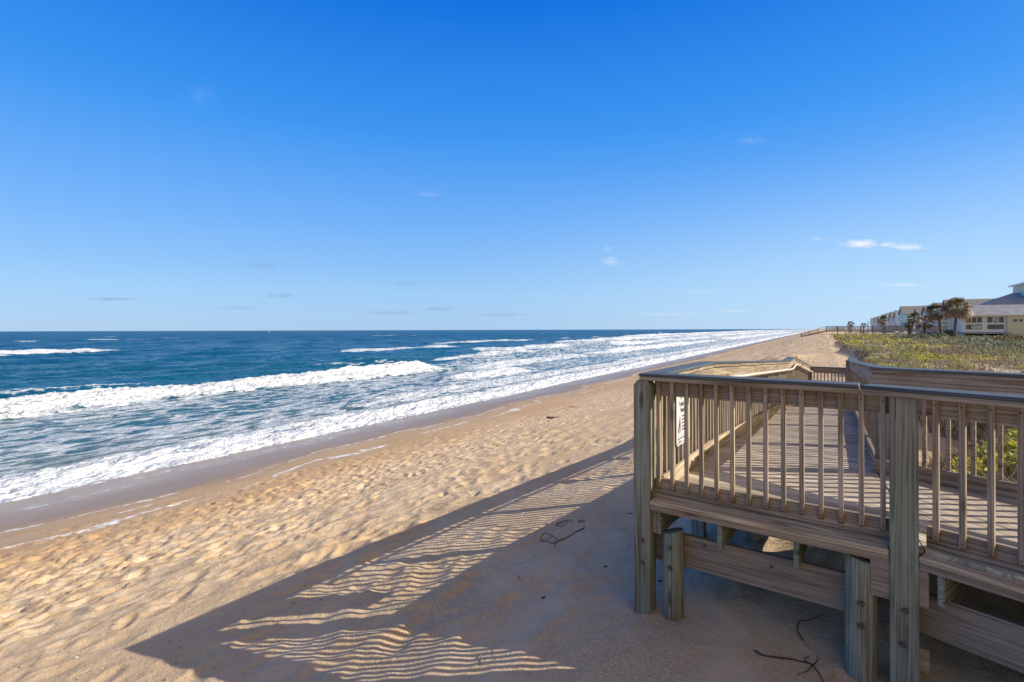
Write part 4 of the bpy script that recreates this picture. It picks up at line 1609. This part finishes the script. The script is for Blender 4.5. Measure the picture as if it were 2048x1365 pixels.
PG = 'palms in front of the houses'
palm(1914, 70, 619, 2.05, 'tallest cabbage palm, with a broad round crown just left of the yellow house', PG, seed=3, n_fr=80, dead=.8, base_dx=-.35)
palm(1876, 73, 627, 1.85, 'cabbage palm with a drooping crown, close left of the tallest palm', PG, seed=4, n_fr=64, dead=.9, base_dx=.5)
palm(1829, 86, 638, 1.35, 'leaning ragged palm with a thin dark trunk in front of the long boardwalk', PG, lean=1, base_dx=-1.0, seed=5, n_fr=30, dead=.6)
palm(1818, 87, 651, 1.0, 'short palm with hanging brown fronds hard against the leaning palm', PG, seed=6, n_fr=26, dead=.9)
palm(1849, 88, 647, 1.75, 'low palm with sunlit tan dead fronds, between the leaning palm and the tall pair', PG, seed=7, n_fr=54, dead=1.0)
palm(1767, 135, 643, 1.75, 'dark palm rising over the long boardwalk before the pale far houses', PG, seed=8, n_fr=36)
palm(1702, 150, 650, 1.25, 'small wind-bent palm standing behind the white post stair', PG, seed=9, n_fr=26)
palm(1727, 165, 652, 1.1, 'smallest palm, far off over the rail of the long boardwalk', PG, seed=10, n_fr=24)


def shrub(px, Y, w, h, label, seed):
    rr = np.random.default_rng(seed)
    X = (px - 1024) / 1000 * Y
    z = gz(X, Y)
    root = empty('shrub', (X, Y, z))
    tag(root, label, 'shrub', 'shrubs along the back of the dune')
    T = Matrix.Translation((X, Y, z))
    n = 2600
    th = rr.uniform(0, 2 * math.pi, n)
    rad = np.sqrt(rr.random(n))
    lob = 1 + .3 * np.sin(th * 3 + seed) + .2 * np.sin(th * 7)
    x = np.cos(th) * rad * w * .5 * lob
    y = np.sin(th) * rad * w * .5 * lob
    zz = rr.random(n) ** .6 * h * (1 - rad ** 2 * .7) * (1 + .25 * np.sin(x * 4 + seed))
    s = rr.uniform(.05, .13, n)
    c = np.stack([x, y, zz], -1)
    d1 = rr.normal(0, 1, (n, 3))
    d1 /= np.linalg.norm(d1, axis=1)[:, None]
    d2 = np.cross(d1, rr.normal(0, 1, (n, 3)))
    d2 /= np.linalg.norm(d2, axis=1)[:, None]
    quad = np.stack([c - d1 * s[:, None], c - d2 * s[:, None] * .6, c + d1 * s[:, None], c + d2 * s[:, None] * .6], 1)
    poly_soup('foliage', quad, 4, M_GRASS if seed % 2 else M_FROND, root, T, np.clip(rr.normal(.55 if seed % 2 else .6, .25, n), 0, 1))
    for k in range(5):
        a = k * 1.3
        tube('stem', [Vector((0, 0, -.1)), Vector((math.cos(a) * w * .12, math.sin(a) * w * .12, h * .35)), Vector((math.cos(a) * w * .25, math.sin(a) * w * .25, h * .7))], .03, M_TRUNK, root, T, 6, .012)
    return root


shrub(1899, 79, 3.2, 1.3, 'bushy tan-leaved shrub at the foot of the tall palms', 2)
shrub(1850, 82, 4.5, 1.0, 'long grey-green shrub under the low dead-fronded palm', 3)
shrub(1870, 70, 5.0, .9, 'pale rounded shrub in front of the utility box', 5)
shrub(1835, 66, 3.5, .8, 'pale wispy shrub left of the rounded one', 7)
shrub(1985, 62, 6.0, .8, 'wide low shrub before the crawl space of the yellow house', 9)
shrub(2032, 58, 5.5, .9, 'brown and green shrub below the yellow wall at the right edge', 4)
shrub(1930, 66, 5.0, .7, 'low grey shrub near the corner of the yellow house', 11)
shrub(1950, 45, 5.5, .7, 'grey-green mounded shrub in mid dune', 13)
shrub(2020, 38, 4.5, .65, 'spreading grey-green shrub at the right edge of mid dune', 15)

# ------------------------------------------------------------------ houses
M_SHING = plain('grey_shingle_roof', (.28, .29, .32), .9, 0, .25, 1.6)
M_SHING2 = plain('brown_grey_shingle_roof', (.25, .225, .21), .9, 0, .25, 1.6)
M_TRIM = plain('white_painted_trim', (.82, .81, .79), .5, 0, .05)
M_YWALL = plain('pale_yellow_siding', (.70, .66, .47), .7, 0, .06)
M_GLASS = plain('dark_window_glass', (.03, .045, .055), .08, 0, .3, .6, spec=.8)
M_CURT = plain('pale_blind', (.50, .52, .50), .8, 0, .3, 1.2)
M_DARK = plain('dark_crawl_space', (.05, .045, .04), .9)
M_SKIRT = plain('blue_grey_skirting', (.30, .34, .38), .7)
M_TIMBER = plain('far_boardwalk_timber', (.24, .19, .15), .85, 0, .3, 3)
M_TIMBERP = plain('bleached_stair_timber', (.60, .55, .47), .8, 0, .12, 3)


def pbox(name, mat, parent, T, x0, x1, y0, y1, z0, z1):
    bm = bmesh.new()
    box_bm(bm, x0, x1, y0, y1, z0, z1)
    return bm_obj(name, bm, mat, parent, T)


def prism(name, mat, parent, T, x0, x1, y0, y1, z0, zr, axis='x', hip=0.0, thick=.18):
    """roof: ridge along x or y, hipped back by `hip`"""
    if axis == 'x':
        ym = (y0 + y1) / 2
        v = [(x0, y0, z0), (x1, y0, z0), (x1, y1, z0), (x0, y1, z0), (x0 + hip, ym, zr), (x1 - hip, ym, zr)]
        f = [(0, 1, 5, 4), (2, 3, 4, 5), (3, 0, 4), (1, 2, 5), (0, 3, 2, 1)]
    else:
        xm = (x0 + x1) / 2
        v = [(x0, y0, z0), (x1, y0, z0), (x1, y1, z0), (x0, y1, z0), (xm, y0 + hip, zr), (xm, y1 - hip, zr)]
        f = [(0, 1, 4), (1, 2, 5, 4), (2, 3, 5), (3, 0, 4, 5), (0, 3, 2, 1)]
    o = mesh_obj(name, v, f, mat, parent, T)
    pbox('fascia', M_TRIM, o, T, x0 - .02, x1 + .02, y0 - .02, y1 + .02, z0 - thick, z0 + .03)
    return o


def window(parent, T, x0, x1, y, z0, z1, ny=-1, panes=2, frame=.09, axis='x', glass=None):
    """framed window on a wall facing -y (axis x) or -x (axis y)"""
    if axis == 'x':
        fr = pbox('window', M_TRIM, parent, T, x0, x1, y - .05, y + .05, z0, z1)
    else:
        fr = pbox('window', M_TRIM, parent, T, y - .05, y + .05, x0, x1, z0, z1)
    w = (x1 - x0 - frame * (panes + 1)) / panes
    for k in range(panes):
        a = x0 + frame + k * (w + frame)
        if axis == 'x':
            pbox('pane', glass or M_GLASS, fr, T, a, a + w, y - .062, y - .04, z0 + frame, z1 - frame)
        else:
            pbox('pane', glass or M_GLASS, fr, T, y - .062, y - .04, a, a + w, z0 + frame, z1 - frame)
    return fr


HY = 75.0
hx = 67.6
gy = gz(hx, HY) - .3
T = Matrix.Translation((hx, HY, 0)) @ Matrix.Rotation(ANG, 4, 'Z')
yh = link(bpy.data.objects.new('yellow_house', None), None, Matrix.Translation((hx, HY, gy)) @ Matrix.Rotation(ANG, 4, 'Z'))
tag(yh, 'pale yellow beach house with grey shingle roofs and glazed white sunroom at right', 'house')
FL, EV = 4.62, 7.05
pbox('sunroom_wall', M_TRIM, yh, T, 0, 4.8, .0, 5, FL, EV)
pbox('wall', M_YWALL, yh, T, 4.8, 24, -.30, 14, gy, EV)
pbox('wall', M_YWALL, yh, T, .6, 5, 5, 14, gy, EV)
for k in range(22):
    pbox('siding_board', M_YWALL, yh, T, 4.82, 24, -.325, -.30, gy + .1 + k * .155, gy + .1 + k * .155 + .03)
window(yh, T, .30, 2.25, 0, 5.95, 6.95, panes=3)
window(yh, T, .30, 2.25, 0, 4.98, 5.86, panes=2)
window(yh, T, 2.65, 4.60, 0, 5.95, 6.95, panes=3)
window(yh, T, 2.65, 4.60, 0, 4.98, 5.86, panes=1)
pbox('blind', M_CURT, yh, T, .95, 2.1, -.075, -.064, 5.15, 5.62)
pbox('blind', M_CURT, yh, T, 3.3, 3.9, -.075, -.064, 6.15, 6.85)
for k in range(4):
    window(yh, T, 5.35 + k * .60, 5.88 + k * .60, -.35, 6.1, 6.55, panes=1, frame=.05)
pbox('porch_floor', M_SKIRT, yh, T, -.2, 4.95, -.45, -.06, 4.42, 4.66)
pbox('crawl_space', M_DARK, yh, T, .1, 4.78, .25, 5, gy, FL - .01)
for k in (0.0, 2.3, 4.6):
    pbox('pier', M_SKIRT, yh, T, k, k + .2, -.3, -.05, gy, 4.42)
pbox('steps_box', M_SKIRT, yh, T, -.95, -.25, -.2, 1.0, gy, 4.55)
pbox('downpipe', M_TRIM, yh, T, -.24, -.14, -.30, -.20, gy, EV)
prism('roof', M_SHING, yh, T, -.7, 26, -.9, 5.5, EV + .18, 8.75, 'x', 2.6)
prism('roof', M_SHING, yh, T, .6, 28, 1.2, 16.5, 7.55, 10.75, 'x', 7.0, .12)
pbox('tower_wall', M_YWALL, yh, T, 8.35, 16, 6.0, 12, 9.0, 11.95)
prism('tower_roof', M_SHING, yh, T, 8.0, 17, 5.1, 13, 12.1, 13.4, 'x', 3.9)


def row_house(q0, p0, ridge, wmat, rmat, label, width=11.0, depth=13.0, seed=0, dormer=False):
    rr = random.Random(seed)
    X, Y = to_xy(p0, q0)
    zg = gz(X, Y) - .3
    Mr = Matrix.Translation((X, Y, zg)) @ Matrix.Rotation(ANG, 4, 'Z')
    root = link(bpy.data.objects.new('beach_house', None), None, Mr)
    tag(root, label, 'house', 'row of beach houses behind the dune')
    H = ridge - zg
    ev = H - 3.1
    pbox('wall', wmat, root, Mr, 0, depth, 0, width, 0, ev)
    # gable infill
    v = [(0, 0, ev), (0, width, ev), (0, width / 2, H - .25), (depth, 0, ev), (depth, width, ev), (depth, width / 2, H - .25)]
    mesh_obj('gable', v, [(0, 1, 2), (3, 5, 4), (0, 2, 5, 3), (1, 4, 5, 2)], wmat, root, Mr)
    e = .5
    tk = .22
    v = [(-e, -e, ev - .15), (-e, width / 2, H), (-e, width + e, ev - .15), (depth + e, -e, ev - .15), (depth + e, width / 2, H), (depth + e, width + e, ev - .15)]
    v += [(a, b, c - tk) for a, b, c in v]
    rf = mesh_obj('roof', v, [(0, 3, 4, 1), (1, 4, 5, 2), (6, 7, 10, 9), (7, 8, 11, 10), (0, 1, 7, 6), (1, 2, 8, 7), (3, 9, 10, 4), (4, 10, 11, 5), (0, 6, 9, 3), (2, 5, 11, 8)], rmat, root, Mr)
    if dormer:
        pbox('dormer', wmat, rf, Mr, depth * .35, depth * .6, -.3, width * .3, ev - 1.2, ev + 1.3)
        prism('dormer_roof', rmat, rf, Mr, depth * .33, depth * .62, -.8, width * .35, ev + 1.3, ev + 2.2, 'y', 0)
    # sea side: windows and balconies
    for lv in range(2):
        zf = .9 + lv * 3.0
        if zf + 2.4 > ev:
            break
        for k in range(3):
            window(root, Mr, .9 + k * 3.4, 3.3 + k * 3.4, -.0, zf + .5, zf + 2.3, panes=2, axis='y')
        b = pbox('balcony', M_TRIM, root, Mr, -2.0, -.0, .3, width - .3, zf - .2, zf)
        rl = pbox('balcony_rail', M_TRIM, b, Mr, -2.0, -1.92, .3, width - .3, zf + .95, zf + 1.03)
        for k in range(12):
            pbox('baluster', M_TRIM, b, Mr, -1.98, -1.93, .35 + k * (width - .8) / 11, .40 + k * (width - .8) / 11, zf, zf + .95)
    for k in range(4):
        pbox('porch_post', M_TRIM, root, Mr, -1.95, -1.8, .3 + k * (width - .75) / 3, .45 + k * (width - .75) / 3, 0, 6.5)
    # near side windows
    for lv in range(2):
        for k in range(3):
            x0 = 1.6 + k * 3.8 + rr.uniform(-.3, .3)
            window(root, Mr, x0, x0 + 1.2, .0, 1.7 + lv * 2.9, 3.1 + lv * 2.9, panes=1, axis='x')
    return root


M_AQUA = plain('aqua_siding', (.36, .62, .66), .7, 0, .05)
M_WHITE = plain('off_white_siding', (.62, .61, .58), .7, 0, .05)
M_BEIGE = plain('beige_siding', (.52, .48, .42), .7, 0, .05)
M_BLUEG = plain('pale_blue_siding', (.50, .58, .66), .7, 0, .05)
rows = [(165, 12.7, M_BEIGE, M_SHING2, 'beige house with the longest brown-grey roof, nearest of the row, behind the tall palms'),
        (180, 12.6, M_WHITE, M_SHING, 'white house of the row, its ridge just showing left of the nearest roof'),
        (195, 12.4, M_BLUEG, M_SHING2, 'pale blue house behind the drooping palm crown'),
        (211, 12.2, M_WHITE, M_SHING2, 'off-white house next right of the aqua house'),
        (248, 14.2, M_AQUA, M_SHING2, 'aqua house with a steep gable facing the sea'),
        (266, 13.1, M_WHITE, M_SHING, 'white house directly beyond the aqua house'),
        (283, 13.0, M_BEIGE, M_SHING2, 'beige house, second beyond the aqua house'),
        (300, 12.9, M_BLUEG, M_SHING, 'pale blue house, third beyond the aqua house'),
        (320, 12.7, M_WHITE, M_SHING2, 'white house with balconies, fourth beyond the aqua house'),
        (340, 12.4, M_BEIGE, M_SHING, 'beige house, fifth beyond the aqua house'),
        (361, 12.2, M_WHITE, M_SHING2, 'white house, last but one in the far row'),
        (384, 12.1, M_BLUEG, M_SHING, 'pale blue house at the far left end of the row')]
for k, (q0, rz, wm, rm, lab) in enumerate(rows):
    row_house(q0, 28, rz, wm, rm, lab, seed=k, dormer=k in (0, 3, 5), depth=16 if k == 0 else 13)

# ------------------------------------------------------------------ the long boardwalk over the dune and its beach stair
def far_xy(px, Y):
    return Vector(((px - 1024) / 1000 * Y, Y, 0))


ua = Vector((DY, -DX, 0))                  # straight inland
O = far_xy(1700, 125)
fb = empty('long_boardwalk', (O.x, O.y, gz(O.x, O.y)))
tag(fb, 'long dark timber boardwalk crossing the dune to the houses with a beach stair', 'boardwalk')
uc = Vector((DX, DY, 0))
ZD = 4.78


def fboard(name, a, b, w, t_, mat=M_TIMBER, parent=fb):
    side = (Vector(b) - Vector(a)).cross(Vector((0, 0, 1)))
    return board(name, a, b, side, w, t_, mat, parent, 0)


s0, s1 = -5.0, 24.0
for off in (0, 1.9):
    o0 = O + uc * off
    fboard('handrail', v3(o0 + ua * s0, ZD + 1.05), v3(o0 + ua * s1, ZD + 1.05), .14, .07)
    fboard('mid_rail', v3(o0 + ua * s0, ZD + .12), v3(o0 + ua * s1, ZD + .12), .05, .09)
    k = s0
    while k < s1:
        P = o0 + ua * k
        board('post', v3(P, gz(P.x, P.y) - .3), v3(P, ZD + 1.02), ua, .14, .14, M_TIMBER, fb, 0)
        k += 2.42
    bmx = bmesh.new()
    k = s0 + .1
    while k < s1:
        P = o0 + ua * k - O
        box_bm(bmx, P.x - .018, P.x + .018, P.y - .018, P.y + .018, ZD + .12, ZD + 1.03)
        k += .13
    o = bm_obj('baluster', bmx, M_TIMBER, fb, Matrix.Translation((O.x, O.y, 0)))
    tag(o, kind='stuff')
bmx = bmesh.new()
fboard('deck', v3(O + ua * s0 + uc * .95, ZD - .02), v3(O + ua * s1 + uc * .95, ZD - .02), 1.85, .05)
fboard('rim_joist', v3(O + ua * s0 - uc * .05, ZD - .17), v3(O + ua * s1 - uc * .05, ZD - .17), .05, .24)
# stair to the beach
top = O + ua * s0
run = 5.6
bot = top - ua * run
zb = sand_z(bot.x, bot.y)
for off in (0, 1.9):
    a, b = top + uc * off, bot + uc * off
    fboard('stringer', v3(a, ZD - .15), v3(b, zb + .1), .05, .30)
    fboard('stair_rail', v3(a, ZD + 1.02), v3(b, zb + 1.05), .09, .06, M_TIMBER)
    for k in range(4):
        P = a.lerp(b, k / 3)
        zz = ZD + (zb - ZD) * k / 3
        board('post', v3(P, sand_z(P.x, P.y) - .3), v3(P, zz + 1.0), ua, .12, .12, M_TIMBER, fb, 0)
    for k in range(22):
        P = a.lerp(b, (k + .5) / 22)
        zz = ZD + (zb + .05 - ZD) * (k + .5) / 22
        board('stair_baluster', v3(P, zz + .05), v3(P, zz + 1.0), ua, .036, .036, M_TIMBER, fb, 0)
nst = 13
for k in range(nst):
    P = top.lerp(bot, (k + .5) / nst) + uc * .95
    zz = ZD + (zb - ZD) * (k + .5) / nst
    fboard('tread', v3(P - uc * .9, zz), v3(P + uc * .9, zz), .28, .04)

# nearer stair with two bleached posts
S0 = far_xy(1703, 86)
sx_, sy_ = S0.x, S0.y
zs = sand_z(sx_, sy_)
st = empty('beach_stair', (sx_, sy_, zs))
tag(st, 'short beach stair between two bleached white posts, at the edge of the dune', 'stair')
for dx in (-.78, .78):
    P = S0 + ua * dx
    board('post', v3(P, zs - .4), v3(P + Vector((.12 * (1 if dx < 0 else 1), 0, 0)), CAMZ + .17), ua, .13, .13, M_TIMBERP, st, .01)
    board('handrail', v3(P, CAMZ - .05), v3(P + uc * 3.6, CAMZ + .25), ua, .09, .05, M_TIMBERP, st, 0)
    board('stringer', v3(P + Vector((.05, .1, 0)), zs + .1), v3(P + uc * 2.6, 4.5), (0, 0, 1), .24, .05, M_TIMBER, st, 0)
for k in range(6):
    P = S0 + uc * (.3 + k * .42)
    zz = zs + .18 + (4.45 - zs - .18) * k / 5
    board('tread', v3(P - ua * .74, zz), v3(P + ua * .74, zz), uc, .28, .04, M_TIMBERP, st, 0)

# path lights by the boardwalk
M_LAMP = plain('cream_lamp_cap', (.75, .68, .42), .5, 0, .05)
proto = None
for px, lab in ((1792, 'leftmost of the small cream path lights in the dune grass'), (1809, 'middle one of the small cream path lights in the dune grass'), (1828, 'rightmost cream path light, by the leaning palm trunk')):
    P = far_xy(px, 78)
    z = gz(P.x, P.y)
    if proto is None:
        proto = empty('path_light', (P.x, P.y, z))
        T = Matrix.Translation((P.x, P.y, z))
        tube('stake', [Vector((0, 0, -.1)), Vector((0, 0, .85))], .035, M_SKIRT, proto, T, 8)
        prof = [(.05, .80), (.26, .78), (.24, .88), (.12, .96), (.0, .99)]
        vs, fs = [], []
        for r_, z_ in prof:
            for k in range(12):
                vs.append((r_ * math.cos(k * math.pi / 6), r_ * math.sin(k * math.pi / 6), z_))
        for i in range(len(prof) - 1):
            for k in range(12):
                fs.append((i * 12 + k, i * 12 + (k + 1) % 12, (i + 1) * 12 + (k + 1) % 12, (i + 1) * 12 + k))
        mesh_obj('lamp_cap', vs, fs, M_LAMP, proto, T, True)
        tag(proto, lab, 'path light', 'path lights in the dune')
    else:
        c = proto.copy()
        COL.objects.link(c)
        c.matrix_basis = Matrix.Translation((P.x, P.y, z))
        c['label'] = lab
        for ch in proto.children:
            d = ch.copy()
            d.parent = c
            COL.objects.link(d)

P = far_xy(1863, 78)
z = gz(P.x, P.y)
ub = empty('utility_box', (P.x, P.y, z))
tag(ub, 'dark green utility box standing in the shrubs below the long boardwalk', 'utility box')
T = Matrix.Translation((P.x, P.y, z))
M_UB = plain('dark_green_enamel', (.05, .13, .11), .5)
pbox('cabinet', M_UB, ub, T, -.5, .5, -.3, .3, -.1, .95)
pbox('lid', M_UB, ub, T, -.54, .54, -.34, .34, .95, 1.02)
pbox('door', M_SKIRT, ub, T, -.44, .44, -.315, -.302, .08, .86)

# ------------------------------------------------------------------ a sail far out
SBY = 1750.0
sb_ = empty('sailboat', ((537 - 1024) / 1000 * SBY, SBY, 0))
tag(sb_, 'tiny white sailboat on the horizon', 'sailboat')
T = Matrix.Translation(((537 - 1024) / 1000 * SBY, SBY, 0))
M_SAIL = plain('white_sailcloth', (.85, .85, .85), .7, 0, .03)
mesh_obj('hull', [(-4.5, 0, 1.3), (4.8, 0, 1.5), (3.8, 1.4, 1.3), (-3.8, 1.5, 1.2), (3.8, -1.4, 1.3), (-3.8, -1.5, 1.2), (-3.5, 0, -.4), (3.6, 0, -.4)],
         [(1, 2, 3, 0, 5, 4), (0, 3, 6), (3, 2, 7, 6), (2, 1, 7), (1, 4, 7), (4, 5, 6, 7), (5, 0, 6)], M_SAIL, sb_, T)
mesh_obj('mainsail', [(.4, 0, 2.4), (-4.2, .5, 2.6), (.4, .1, 12.5), (-1.6, .5, 6.5), (.4, .06, 2.4), (-4.2, .56, 2.6), (.4, .16, 12.5), (-1.6, .56, 6.5)],
         [(0, 1, 3, 2), (4, 6, 7, 5), (0, 4, 5, 1), (1, 5, 7, 3), (3, 7, 6, 2), (0, 2, 6, 4)], M_SAIL, sb_, T)
mesh_obj('jib', [(.8, 0, 2.2), (4.5, .2, 1.8), (.7, .1, 10.5), (.8, .06, 2.2), (4.5, .26, 1.8), (.7, .16, 10.5)], [(0, 1, 2), (3, 5, 4), (0, 3, 4, 1), (1, 4, 5, 2), (0, 2, 5, 3)], M_SAIL, sb_, T)
tube('mast', [Vector((.6, 0, 1.3)), Vector((.6, 0, 13))], .09, M_TIMBERP, sb_, T, 6)
